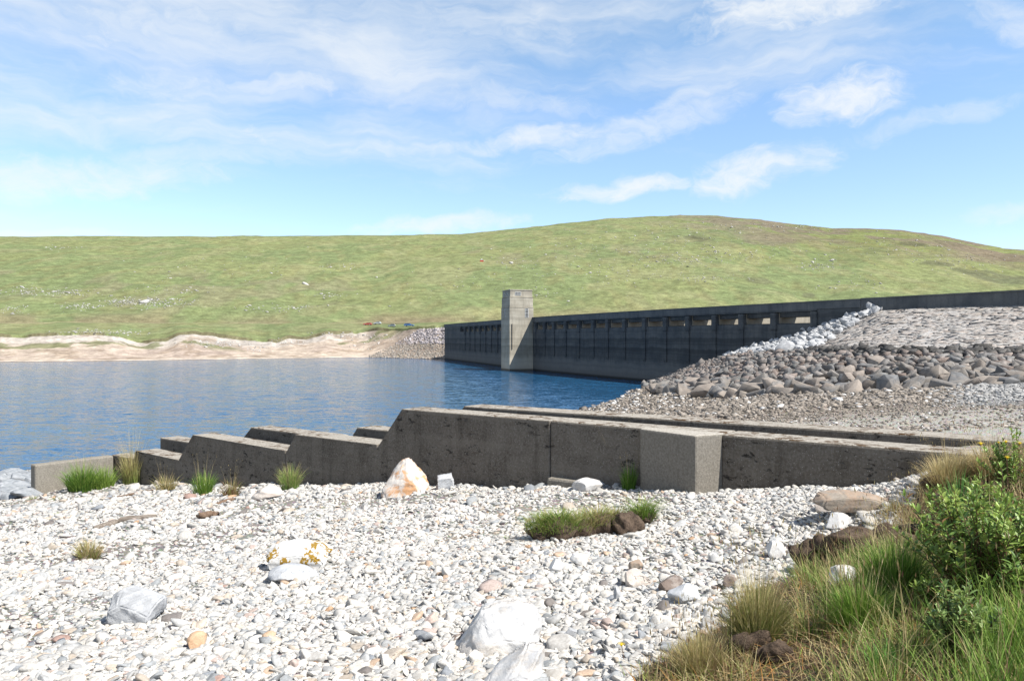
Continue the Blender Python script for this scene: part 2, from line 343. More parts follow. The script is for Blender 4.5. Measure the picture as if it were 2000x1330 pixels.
    for nm, c in (('red', (0.40, 0.05, 0.035)), ('blue', (0.03, 0.13, 0.34)), ('silver', (0.42, 0.46, 0.48)), ('grey', (0.10, 0.13, 0.16))):
        m, T = new_mat('car_paint_' + nm); n = T.noise(objc(T), 1.5)
        p_ = T.n('BsdfPrincipled', {'Base Color': T.mix(n, c, tuple(x * 0.9 for x in c)), 'Roughness': 0.3, 'Coat Weight': 0.5}); T.n('OutputMaterial', {0: p_}); M['car_' + nm] = m
    m, T = new_mat('tyre_rubber'); fin(T, (0.015, 0.015, 0.016), 0.9); M['tyre'] = m
    m, T = new_mat('wheel_rim'); fin(T, (0.45, 0.45, 0.46), 0.35); M['rim'] = m
    m, T = new_mat('lamp_glass'); fin(T, (0.6, 0.6, 0.58), 0.15); M['lamp'] = m
    m, T = new_mat('tent_red'); fin(T, T.mix(T.noise(objc(T), 3), (0.38, 0.05, 0.03), (0.5, 0.09, 0.06)), 0.8); M['tent'] = m
mk_materials()
def rock_mat(name, dark, pale, stain=None, stain_amt=0.0, band=0.0, sc=4.0, lichen=False, seed=0.0):
    m, T = new_mat(name); p = objc(T); p = T.map(p, (1, 1, 1), (0.3, 0.5, 0.1), (seed, seed * 0.7, 3))
    n = T.noise(p, sc, 7, 0.66, 0.4); n2 = T.noise(p, sc * 9, 5, 0.7)
    c = T.mix(T.ramp(n, 0.3, 0.7), dark, pale)
    if band:
        bn = T.noise(T.map(p, (0.5, 1.0, 5.0), (0.35, 0.2, 0)), sc * 1.2, 5, 0.6, 0.3)
        c = T.mix(T.m('MULTIPLY', T.ramp(bn, 0.48, 0.6), band), c, tuple(x * 0.62 for x in dark))
    ck = T.n('TexVoronoi', {'Vector': T.n('VectorMath', {0: p, 1: T.n('VectorMath', {0: T.noise(p, sc * 2, 4, 0.6, 0, 1), 1: (0.35, 0.35, 0.35)}, operation='MULTIPLY').outputs[0]}, operation='ADD').outputs[0], 'Scale': sc * 0.5}, feature='DISTANCE_TO_EDGE')
    crk = T.m('MULTIPLY', T.ramp(ck.outputs[0], 0.022, 0.004), T.ramp(T.noise(p, sc * 0.7, 3), 0.46, 0.6))
    c = T.mix(T.m('MULTIPLY', T.ramp(n2, 0.52, 0.72), 0.35), c, tuple(x * 0.72 for x in dark)); c = T.mix(T.m('MULTIPLY', crk, 0.3), c, tuple(x * 0.35 for x in dark))
    if stain:
        s1 = T.noise(p, sc * 0.8, 7, 0.72, 0.6); c = T.mix(T.m('MULTIPLY', T.ramp(s1, 0.47, 0.56), stain_amt), c, stain)
    if lichen:
        vo = T.n('TexVoronoi', {'Vector': T.n('VectorMath', {0: p, 1: T.noise(p, 9, 4, 0.6, 0, 1)}, operation='ADD').outputs[0], 'Scale': 5.5})
        up = T.n('SeparateXYZ', {0: objc(T)}).outputs[2]
        c = T.mix(T.m('MULTIPLY', T.ramp(vo.outputs[0], 0.52, 0.46), T.ramp(T.noise(p, 4.1, 3), 0.50, 0.54)), c, T.mix(n2, (0.20, 0.11, 0.012), (0.30, 0.19, 0.03)))
    fin(T, c, 0.85, T.m('SUBTRACT', T.m('ADD', T.m('MULTIPLY', n2, 0.5), n), crk), 0.55, 0.025, 0.2)
    return m

# ------------------------------------------------------------------ stone prototypes
_ico = {}
def ico(sub):
    if sub not in _ico:
        bm = bmesh.new(); bmesh.ops.create_icosphere(bm, subdivisions=sub, radius=1.0)
        bm.verts.ensure_lookup_table()
        _ico[sub] = (np.array([v.co[:] for v in bm.verts]), np.array([[v.index for v in f.verts] for f in bm.faces])); bm.free()
    return _ico[sub]
def rock_shape(seed, sub=2, cuts=9, lo=0.5, hi=0.85, bump=0.05):
    r = np.random.RandomState(seed); V, Fc = ico(sub); V = V.copy()
    for k in range(cuts):
        n = r.normal(size=3); n /= np.linalg.norm(n); c = r.uniform(lo, hi)
        d = V @ n - c; V -= np.maximum(d, 0)[:, None] * n[None] * 0.96
    for k in range(6):
        n = r.normal(size=3) * (2.2 + k * 1.3); ph = r.uniform(0, 6.28); V *= (1 + bump / (1 + 0.5 * k) * np.sin(V @ n + ph))[:, None]
    V -= (V.max(0) + V.min(0)) / 2; V /= np.abs(V).max(0)
    return V, Fc
def hull_shape(seed, n=16, bevel=0.0):
    r = np.random.RandomState(seed); bm = bmesh.new()
    for k in range(n):
        p = r.normal(size=3); p /= np.linalg.norm(p); p *= r.uniform(.8, 1.0); p = np.sign(p) * np.abs(p) ** .8; bm.verts.new(p)
    bmesh.ops.convex_hull(bm, input=bm.verts); bmesh.ops.delete(bm, geom=[v for v in bm.verts if not v.link_faces], context='VERTS')
    bmesh.ops.dissolve_limit(bm, angle_limit=rad(16), verts=bm.verts, edges=bm.edges)
    if bevel: bmesh.ops.bevel(bm, geom=list(bm.edges), offset=bevel, segments=1, affect='EDGES', clamp_overlap=True)
    bmesh.ops.triangulate(bm, faces=bm.faces); bm.verts.ensure_lookup_table()
    V = np.array([v.co[:] for v in bm.verts]); Fc = np.array([[v.index for v in f.verts] for f in bm.faces]); bm.free()
    V -= (V.max(0) + V.min(0)) / 2; V /= np.abs(V).max(0); return V, Fc
def euler_mats(rx, ry, rz):
    cx, sx, cy, sy, cz, sz = np.cos(rx), np.sin(rx), np.cos(ry), np.sin(ry), np.cos(rz), np.sin(rz)
    R = np.empty((len(rx), 3, 3))
    R[:, 0, 0] = cz * cy; R[:, 0, 1] = cz * sy * sx - sz * cx; R[:, 0, 2] = cz * sy * cx + sz * sx
    R[:, 1, 0] = sz * cy; R[:, 1, 1] = sz * sy * sx + cz * cx; R[:, 1, 2] = sz * sy * cx - cz * sx
    R[:, 2, 0] = -sy; R[:, 2, 1] = cy * sx; R[:, 2, 2] = cy * cx
    return R
def scatter(protos, posn, scale, tilt, colors, rng, normals=None):
    """merge transformed copies of protos; returns V, F, col"""
    n = len(posn); pid = rng.randint(0, len(protos), n)
    R = euler_mats(rng.normal(0, 1, n) * tilt, rng.normal(0, 1, n) * tilt, rng.uniform(0, 6.283, n))
    if normals is not None:
        tx = np.cross(normals, np.array([0.3, 1.0, 0.1])); tx /= np.linalg.norm(tx, axis=1)[:, None]; ty = np.cross(normals, tx)
        R = np.einsum('nij,njk->nik', np.stack([tx, ty, normals], -1), R)
    Vs, Fs, Cs, o = [], [], [], 0
    for k, (V, Fc) in enumerate(protos):
        ix = np.where(pid == k)[0]
        if not len(ix): continue
        W = np.einsum('nij,nvj->nvi', R[ix], V[None] * scale[ix][:, None, :]) + posn[ix][:, None, :]
        Vs.append(W.reshape(-1, 3)); Fs.append((Fc[None] + (np.arange(len(ix)) * len(V))[:, None, None]).reshape(-1, 3) + o); o += len(ix) * len(V)
        Cs.append(np.repeat(colors[ix], len(V), 0))
    return np.concatenate(Vs), np.concatenate(Fs), np.concatenate(Cs)

# ------------------------------------------------------------------ near ground
U2 = np.array([-0.793, 0.610]); N2 = np.array([0.610, 0.793])     # along the channel (away to the left) and across it
KW = 3.8e-5
def wall_d(px): return 1.0 / (KW * (px + 950.0))                    # distance of the channel's front face
def wall_pt(px): d = wall_d(px); return np.array([(px - 1000) / F * d, d])
W0 = wall_pt(1360)
def wall_s(px): return float((wall_pt(px) - W0) @ U2)
front_pts = [P(px, py, wall_d(px)) for px, py in ((1600, 952), (1400, 957), (1200, 955), (1070, 953), (900, 951), (740, 949), (550, 950), (340, 947), (220, 945))]
front_pts += [P(60, 967, 21), P(0, 975, 25), P(0, 930, 44), P(-300, 960, 40), P(-300, 1010, 22), P(-900, 1010, 30), P(-150, 945, 36),
    (0, 0, -1.6), (-3, -4, -1.6), (3, -4, -1.3), (-30, -20, -3.5), (40, -20, -1.0), (8, 0, -0.9), (-8, 0, -2.1),
    P(1000, 1330, 4.03), P(0, 1330, 4.48), P(-400, 1330, 4.8), P(1400, 1330, 3.6), P(1700, 1330, 3.13), (1.8, 2.7, -1.25),
    P(1812, 948, 9.3), (2.95, 4.6, -1.32), (4.6, 7.4, -1.28), (5.2, 8.3, -1.33), (7.5, 7.5, -1.2), P(1560, 1095, 6.4), P(1650, 1060, 7.0), (-14, 12, -3.6), (-22, 14, -5.2)]
Hf = RBF(front_pts)
back_pts = [(X, Y, Z) for X, Y, Z in (
    P(2000, 800, 20), P(2000, 752, 48), P(1900, 754, 50), P(1700, 767, 55), P(1500, 772, 61), P(1300, 769, 83), P(1275, 757, 118), P(1240, 762, 116),
    P(1165, 795, 88.5), P(1100, 830, 70), P(900, 885, 53), P(500, 905, 48), P(0, 930, 44), P(1400, 800, 35), P(1600, 810, 25), P(1300, 800, 46), P(1800, 782, 32),
    P(1480, 800, 30), (4.5, 12.2, -1.62), (8.5, 9.0, -1.45), (3.3, 15, -2.0), (-1.1, 18, -3.4), (-6, 22, -5.0), (-12, 27, -6.3), (20, 20, -1.7), (35, 40, -2.2), (60, 50, -2),
    (50, 75, -5), (42, 98, -7), (33, 120, -9), (0, 130, -13), (-30, 90, -14), (-60, 60, -10), (10, 160, -14))]
Hb = RBF(back_pts)
S_END = wall_s(235)
def Hraw(x, y):
    x = np.asarray(x, float); y = np.asarray(y, float)
    q = (x - W0[0]) * N2[0] + (y - W0[1]) * N2[1]; s = (x - W0[0]) * U2[0] + (y - W0[1]) * U2[1]
    f, b = Hf(x, y), Hb(x, y)
    back = (q > 0.95).astype(float)
    w = sstep(S_END - 1.0, S_END + 4.0, s) * sstep(40, 22, q) 
    b2 = b * (1 - w) + f * w
    return f * (1 - back) + b2 * back
def H(x, y):
    nz = (fbm(np.asarray(x) * 0.9, np.asarray(y) * 0.9, 4, 3) - 0.5) * 0.16
    return Hraw(x, y) + nz * np.clip(np.hypot(x, y) / 8.0, 0.3, 1.6)
def hit(px, py):
    """world point where the ray through a picture point meets the near ground"""
    d = np.geomspace(1.2, 140, 1600); x = (px - 1000) / F * d; z = (HZ - py) / F * d
    g = H(x, d); k = np.where(z < g)[0]
    i = k[0] if len(k) else len(d) - 1
    dd = d[i]; return Vector((float((px - 1000) / F * dd), float(dd), float(H((px - 1000) / F * dd, dd))))
VEG = np.array([(0.2, 2.5), (0.35, 3.2), (0.68, 3.9), (1.26, 4.5), (1.55, 5.1), (2.2, 5.9), (2.75, 6.4), (3.5, 7.0), (4.9, 9.0), (5.6, 9.6), (9, 9.8)])
def veg_w(x, y):
    xb = np.interp(y, VEG[:, 1], VEG[:, 0]); n = (fbm(np.asarray(x) * 2.1, np.asarray(y) * 2.1, 3, 8) - 0.5) * 0.5
    return sstep(-0.10, 0.14, x - xb + n) * (np.asarray(y) < 9.9)
def build_ground():
    th = np.radians(np.linspace(-100, 100, 560)); r = np.r_[np.geomspace(0.6, 175, 330)]
    TH, R = np.meshgrid(th, r); X = np.sin(TH) * R; Y = np.cos(TH) * R
    Z = H(X, Y); Z = np.where(R > 150, np.minimum(Z, -12), Z)
    q = (X - W0[0]) * N2[0] + (Y - W0[1]) * N2[1]
    pale = np.array([0.30, 0.285, 0.265]); sand = np.array([0.40, 0.345, 0.28]); brown = np.array([0.26, 0.22, 0.185]); grey = np.array([0.30, 0.295, 0.285]); peat = np.array([0.09, 0.072, 0.042]); apron = np.array([0.46, 0.44, 0.40])
    n = fbm(X * 0.6, Y * 0.6, 4, 21)
    C = pale[None, None] * (0.85 + 0.3 * n[..., None])
    C = C + (sand - C) * (sstep(0.58, 0.72, n) * 0.6)[..., None]
    back = (q > 0.95)[..., None]
    D = Y; PX = 1000 + F * X / np.maximum(Y, 0.1); ang = -Z / np.maximum(Y, 0.1)
    n2 = fbm(X * 0.25, Y * 0.25, 4, 5)
    Bc = brown[None, None] * (0.85 + 0.4 * n[..., None]) * np.ones_like(C)
    ap = sstep(28, 17, D + 10 * (n2 - .5)) * sstep(4.5, 7.5, X); Bc = Bc + (apron - Bc) * ap[..., None]
    gp = sstep(.53, .62, X / np.maximum(D, 1) + .1 * (n2 - .5)) * sstep(22, 26, D); Bc = Bc + (grey - Bc) * gp[..., None]
    C = np.where(back, Bc, C)
    vw = veg_w(X, Y)[..., None]; C = C + (peat * (0.6 + 0.9 * n[..., None]) - C) * vw
    wet = sstep(-7.3, -7.8, Z)[..., None]; C = C * (1 - 0.5 * wet)
    V = np.stack([X, Y, Z], -1).reshape(-1, 3); ny, nx = X.shape
    i = np.arange(ny * nx).reshape(ny, nx); Q = np.stack([i[:-1, :-1], i[:-1, 1:], i[1:, 1:], i[1:, :-1]], -1).reshape(-1, 4)[:, ::-1]
    tag(mesh('ground', V, Q, M['ground'], col=C.reshape(-1, 3), smooth=True), kind='structure')
    # the same bank carried on behind the camera
    th = np.radians(np.linspace(100, 260, 60)); r = np.geomspace(0.6, 175, 60); TH, R = np.meshgrid(th, r); X = np.sin(TH) * R; Y = np.cos(TH) * R; Z = np.maximum(Hf(X, Y), -9)
    V = np.stack([X, Y, Z], -1).reshape(-1, 3); ny, nx = X.shape; i = np.arange(ny * nx).reshape(ny, nx); Q = np.stack([i[:-1, :-1], i[:-1, 1:], i[1:, 1:], i[1:, :-1]], -1).reshape(-1, 4)[:, ::-1]
    tag(mesh('ground', V, Q, M['ground'], col=np.tile(pale, (len(V), 1)), smooth=True), kind='structure')
build_ground()

# ------------------------------------------------------------------ dam axis
AX = np.array([(78, 36), (66, 58.5), (54.3, 81.5), (42.2, 104.2), (29.8, 129.0), (17.0, 157.8), (5.2, 187.5), (-3.4, 215.5), (-20.9, 273), (-25.2, 287)], float)
def catmull(Pn, k=24):
    out = []
    Q = np.vstack([2 * Pn[0] - Pn[1], Pn, 2 * Pn[-1] - Pn[-2]])
    for i in range(1, len(Q) - 2):
        p0, p1, p2, p3 = Q[i - 1:i + 3]
        for t in np.linspace(0, 1, k, endpoint=False):
            out.append(0.5 * (2 * p1 + (p2 - p0) * t + (2 * p0 - 5 * p1 + 4 * p2 - p3) * t * t + (3 * p1 - p0 - 3 * p2 + p3) * t ** 3))
    out.append(Pn[-1]); return np.array(out)
AXF = catmull(AX); AXS = np.r_[0, np.cumsum(np.linalg.norm(np.diff(AXF, axis=0), axis=1))]
def ax(s):
    p = np.array([np.interp(s, AXS, AXF[:, 0]), np.interp(s, AXS, AXF[:, 1])])
    e = 0.5; q = np.array([np.interp(s + e, AXS, AXF[:, 0]) - np.interp(s - e, AXS, AXF[:, 0]), np.interp(s + e, AXS, AXF[:, 1]) - np.interp(s - e, AXS, AXF[:, 1])])
    t = q / np.linalg.norm(q); return p, t, np.array([-t[1], t[0]]) * -1.0      # point, tangent (away), downstream normal
def ax_s(px):
    f = AXF[:, 0] - (px - 1000) / F * AXF[:, 1]; k = np.where(np.diff(np.sign(f)))[0][0]
    return AXS[k] + (AXS[k + 1] - AXS[k]) * f[k] / (f[k] - f[k + 1])
def ax_pt(px): return ax(ax_s(px))[0]
def sweep(name, profile, s0, s1, mat, parent, step=1.5):
    n = max(2, int((s1 - s0) / step) + 1); k = len(profile); V = []; Q = []
    for s in np.linspace(s0, s1, n):
        p, t, dn = ax(s)
        for o, z in profile: V.append((*(p + dn * o), z))
    for i in range(n - 1):
        for j in range(k): Q.append((i * k + j, i * k + (j + 1) % k, (i + 1) * k + (j + 1) % k, (i + 1) * k + j))
    mb = MB(); mb.v = V; mb.f = [list(q) for q in Q] + [list(range(k))[::-1], [(n - 1) * k + j for j in range(k)]]
    return mb.build(name, mat, parent)
CREST = 5.05
def build_dam():
    root = empty('dam', (*ax_pt(1300), -8.0))
    tag(root, 'long dark concrete dam with piers and openings along the water', 'dam')
    root.location = (0, 0, 0)
    s_open, s_left, s_end = ax_s(1596), ax_s(899), AXS[-1]
    weir = [(0, -16), (0, 1.95), (0.25, 2.06), (0.9, 2.1), (1.7, 1.95), (3.0, 1.2), (6.0, -2.5), (14, -14), (14, -16)]
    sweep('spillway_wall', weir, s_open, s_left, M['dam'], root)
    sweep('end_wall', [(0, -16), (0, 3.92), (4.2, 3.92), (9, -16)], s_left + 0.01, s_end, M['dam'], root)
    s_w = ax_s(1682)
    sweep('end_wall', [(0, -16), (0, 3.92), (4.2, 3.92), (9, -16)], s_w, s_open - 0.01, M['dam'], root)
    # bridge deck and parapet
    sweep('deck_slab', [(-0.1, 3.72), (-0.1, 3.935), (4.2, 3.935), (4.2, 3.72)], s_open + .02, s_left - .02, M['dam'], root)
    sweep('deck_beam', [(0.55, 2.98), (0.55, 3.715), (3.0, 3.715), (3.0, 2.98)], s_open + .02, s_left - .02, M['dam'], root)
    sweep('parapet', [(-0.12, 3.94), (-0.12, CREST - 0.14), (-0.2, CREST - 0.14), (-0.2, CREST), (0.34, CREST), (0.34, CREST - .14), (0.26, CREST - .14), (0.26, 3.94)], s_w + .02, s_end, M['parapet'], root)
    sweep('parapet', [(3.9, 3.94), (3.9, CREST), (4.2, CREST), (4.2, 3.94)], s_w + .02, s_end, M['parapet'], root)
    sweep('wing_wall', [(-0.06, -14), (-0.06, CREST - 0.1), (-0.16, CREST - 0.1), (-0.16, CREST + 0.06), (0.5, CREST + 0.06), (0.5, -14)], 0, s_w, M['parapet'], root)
    # joints on the wing wall
    pier_px = [1591, 1512, 1449, 1396, 1344, 1300, 1259, 1220, 1187, 1159, 1131, 1105, 1082, 1064, 1046]
    ss = [ax_s(x) for x in pier_px]
    s = ax_s(1046)
    while s < s_left - 8: s += 6.6; ss.append(s)
    ts0, ts1 = ax_s(1040), ax_s(976)
    for s in ss:
        p, t, dn = ax(s)
        mb = MB()
        # plan of the pier above the sill, rounded nose upstream
        def pl(o, a): return p + dn * o + t * a
        hw = 0.55
        plan = [(0.45, -hw), (0.45, hw), (7.6, hw), (8.2, 0.25), (8.2, -0.25), (7.6, -hw)]
        mb.prism([(*pl(o, a), -1.5) for o, a in plan], (0, 0, 5.15))
        ob = mb.build('pier', M['pier'], root, 0.04, 1)
        mb = MB(); plan = [(-0.42, -hw * .6), (-0.42, hw * .6), (-0.28, hw * .98), (0.44, hw * .98), (0.44, -hw * .98), (-0.28, -hw * .98)]
        mb.prism([(*pl(o, a), 1.2) for o, a in plan], (0, 0, 2.40)); mb.build('pier_nose', M['dam'], ob, 0.04, 1)
        mb = MB()
        side = [(-0.20, -3.95), (-0.20, 3.3), (0.3, 3.3), (0.3, -4.4), (-0.02, -4.4)]
        a = -0.42
        mb.prism([(*pl(o, a), z) for o, z in side], (*(t * 0.84), 0))
        mb.build('pilaster', M['dam'], root, 0.03, 1)
    return root
build_dam()

# ------------------------------------------------------------------ valve tower
def build_tower():
    p, t, dn = ax(ax_s(1041)); up = -dn
    w, dp = 6.3, 6.07
    root = empty('valve_tower', (0, 0, 0)); tag(root, 'tall square concrete tower rising from the water against the dam', 'tower')
    def pt(a, b, z): q = p + t * a + up * b; return (q[0], q[1], z)
    def blk(name, z0, z1, g, mat=M['tower'], g2=None):
        mb = MB(); mb.prism([pt(-g, -.12 - g, z0), pt(-g, dp + g, z0), pt(w + g, dp + g, z0), pt(w + g, -.12 - g, z0)], (0, 0, z1 - z0))
        return mb.build(name, mat, root, 0.03, 1)
    top = 11.76
    blk('shaft', -18, 7.35, 0.0); blk('string_course', 7.36, 7.44, 0.06); blk('upper_storey', 7.45, 9.82, -0.10); blk('string_course', 9.83, 9.91, -0.02)
    blk('top_storey', 9.92, 11.5, -0.24); blk('roof_slab', 11.51, top, -0.14)
    # windows: recessed dark panes with pale bars, standing 3 mm proud of the wall they sit in
    def window(face, c, z0, z1, half, nx, ny, g):
        # face 'side' runs along the tower's depth (towards us), 'front' is the water face
        def q(a, z, o):
            if face == 'side': return pt(g * -1 - o, a, z)
            return pt(a, dp + g + o, z)
        mb = MB(); mb.poly([q(c - half, z0, .012), q(c + half, z0, .012), q(c + half, z1, .012), q(c - half, z1, .012)])
        fr = mb.build('window', M['pane'], root)
        mb = MB()
        def bar(a0, a1, za, zb):
            mb.prism([q(a0, za, .015), q(a1, za, .015), q(a1, zb, .015), q(a0, zb, .015)], np.array(q(a0, za, .07)) - np.array(q(a0, za, .015)))
        th = 0.07
        for k in range(nx + 1): x = c - half + 2 * half * k / nx; bar(x - th / 2, x + th / 2, z0 - .03, z1 + .03)
        for k in range(ny + 1):
            z = z0 + (z1 - z0) * k / ny
            for j in range(nx): bar(c - half + 2 * half * j / nx + th / 2, c - half + 2 * half * (j + 1) / nx - th / 2, z - th / 2, z + th / 2)
        mb.build('window_frame', M['white'], fr)
    window('side', dp * 0.63, 10.35, 11.15, 0.72, 3, 2, -0.24)
    window('side', dp * 0.27, 5.05, 7.15, 0.42, 1, 6, 0.0)
    window('front', w * 0.35, 10.35, 11.15, 0.6, 2, 2, -0.24); window('front', w * 0.72, 10.35, 11.15, 0.6, 2, 2, -0.24)
    window('front', w * 0.5, 5.05, 7.15, 0.35, 1, 6, 0.0)
    mb = MB(); a = dp * 0.90
    mb.tube([pt(-0.12, a, 3.4), pt(-0.12, a, 0.2), pt(-0.12, a, -2.7)], [0.09] * 3); mb.build('gauge_pipe', M['iron'], root)
build_tower()

# ------------------------------------------------------------------ water
def build_water():
    pts = [(-1500, -200), (10, -200), (-2, 20), (6, 32), (20, 48), (36, 66)]
    dam_side = [ax(s)[0] + ax(s)[2] * 0.4 for s in np.linspace(AXS[-1] * 0.12, AXS[-1], 30)]
    pts = [(-1500, -200), (-60, -200), (-20, 15), (8, 30), (36, 50)] + [tuple(p) for p in dam_side] + [(-60, 345), (-1500, 345)]
    mb = MB(); mb.poly([(x, y, -8.0) for x, y in pts]); tag(mb.build('water', M['water']), kind='structure')
build_water()

# ------------------------------------------------------------------ far shore and hills
AS = [-4500, -1500, -500, 0, 150, 300, 500, 720, 800, 880, 892, 905]
YS = [709, 709, 708, 707, 706, 704, 701, 698, 700, 702, 704, 706.3]
YB = ([-4500, -500, 0, 70, 140, 190, 230, 262, 290, 325, 350, 380, 420, 450, 500, 540, 565, 600, 640, 700, 740, 800, 870, 905, 1000, 5000],
      [660, 660, 660, 658, 655, 652, 656, 664, 671, 667, 656, 653, 656, 661, 666, 670, 659, 660, 652, 650, 646, 643, 639, 641, 655, 655])
YR = ([-6000, -2500, -1200, -500, 0, 400, 750, 900, 1000, 1100, 1200, 1330, 1400, 1480, 1560, 1620, 1700, 1760, 1840, 1900, 1960, 2000, 2150, 2400, 3000, 6000],
      [560, 500, 470, 463, 462, 462, 460, 457.5, 448, 437, 426.5, 421, 422, 430, 440, 446.5, 447, 450, 461, 474, 486, 488, 500, 530, 570, 620])
RR = ([-6000, 0, 900, 1300, 2000, 6000], [850, 900, 980, 1150, 1050, 900])
def far_profile(a):
    """distances and heights of the far side along picture column a (vectorised)"""
    a = np.asarray(a, float)
    ds = np.interp(a, AS, -8.0 * F / (HZ - np.array(YS)))
    damd = np.array([ax_pt(x)[1] if 905 < x < 2900 else 40.0 for x in a])
    right = a > 905; ds = np.where(right, damd + 2.5, ds)
    jig = (fbm(a * 0.03, a * 0, 4, 12) - 0.5)
    yb0 = np.interp(a, *YB); yb = yb0 + jig * 7 * (a < 880)
    db = np.where(right, np.maximum(ds + 62, 321), ds + 62 + 9 * jig - 30 * sstep(700, 860, a)); zb = (HZ - yb) / F * db
    scar = 0.7 + 1.2 * np.clip(fbm(a * 0.02, a * 0 + 4, 3, 31) - 0.35, 0, 1)
    dt = np.interp(a, [-4500, 0, 400, 720, 1000, 5000], [392, 396, 418, 440, 440, 440]); yt = 629.0 + 0 * a; zt = (HZ - yt) / F * dt
    dr = np.interp(a, *RR); zr = (HZ - np.interp(a, *YR)) / F * dr
    return ds, db, zb, scar, dt, zt, dr, zr
ROWS = np.r_[np.linspace(0, 1, 8, endpoint=False), np.linspace(1, 2, 46, endpoint=False), [2.0, 2.004], np.linspace(2.02, 3, 34, endpoint=False), np.linspace(3, 4, 190, endpoint=False), np.linspace(4, 5, 26)]
def far_surface(a, v):
    ds, db, zb, scar, dt, zt, dr, zr = [q[None, :] for q in far_profile(a)]
    v = v[:, None]
    z0 = -8.0
    t1 = np.clip(v - 1, 0, 1); t2 = np.clip(v - 2, 0, 1); t3 = np.clip(v - 3, 0, 1); t4 = np.clip(v - 4, 0, 1)
    d = np.where(v < 1, ds - 25 * (1 - v), np.where(v < 2, ds + (db - ds) * t1, np.where(v < 3, db + 0.4 + (dt - db) * t2, np.where(v < 4, dt + 0.4 + (dr - dt) * t3, dr * (1 + 2.2 * t4)))))
    rise = 0.35 * t1 + 0.65 * t1 ** 1.5
    z = np.where(v < 1, z0 - 3 * (1 - v), np.where(v < 2, z0 + (zb - z0) * rise,
        np.where(v < 3, zb + scar * sstep(0, 0.004, t2) * (1 - 0.0 * t2) + (zt - zb - scar) * t2, np.where(v < 4, zt + (zr - zt) * (0.62 * t3 + 0.38 * np.sin(t3 * np.pi / 2)), zr * (1 + 0.06 * t4 - 0.5 * t4 * t4)))))
    A = a[None, :] + 0 * d
    X = (A - 1000) / F * d
    amp = np.where(v < 1, 0, np.where(v < 2, 1.3, np.where(v < 3, 1.6, 3.2)))
    edge = np.minimum(1, np.abs(v - 1) * 3) * np.where(v < 4, np.minimum(1, np.abs(4 - v) * 5 + 0.25), 0.25)
    z = z + (fbm(X * np.where(v < 3, .07, .03), d * np.where(v < 3, .07, .03), 5, 2) - 0.5) * amp * edge * np.where(v > 3, 2.2, 1)
    return X, d, z
def far_hit(px, py, vmin=1.0):
    v = np.linspace(vmin, 4, 3000); X, d, z = far_surface(np.array([px, px + 1.0]), v)
    y = HZ - z[:, 0] / d[:, 0] * F; k = np.where(y <= py)[0]; i = k[0] if len(k) else 2000
    return Vector((float(X[i, 0]), float(d[i, 0]), float(z[i, 0])))
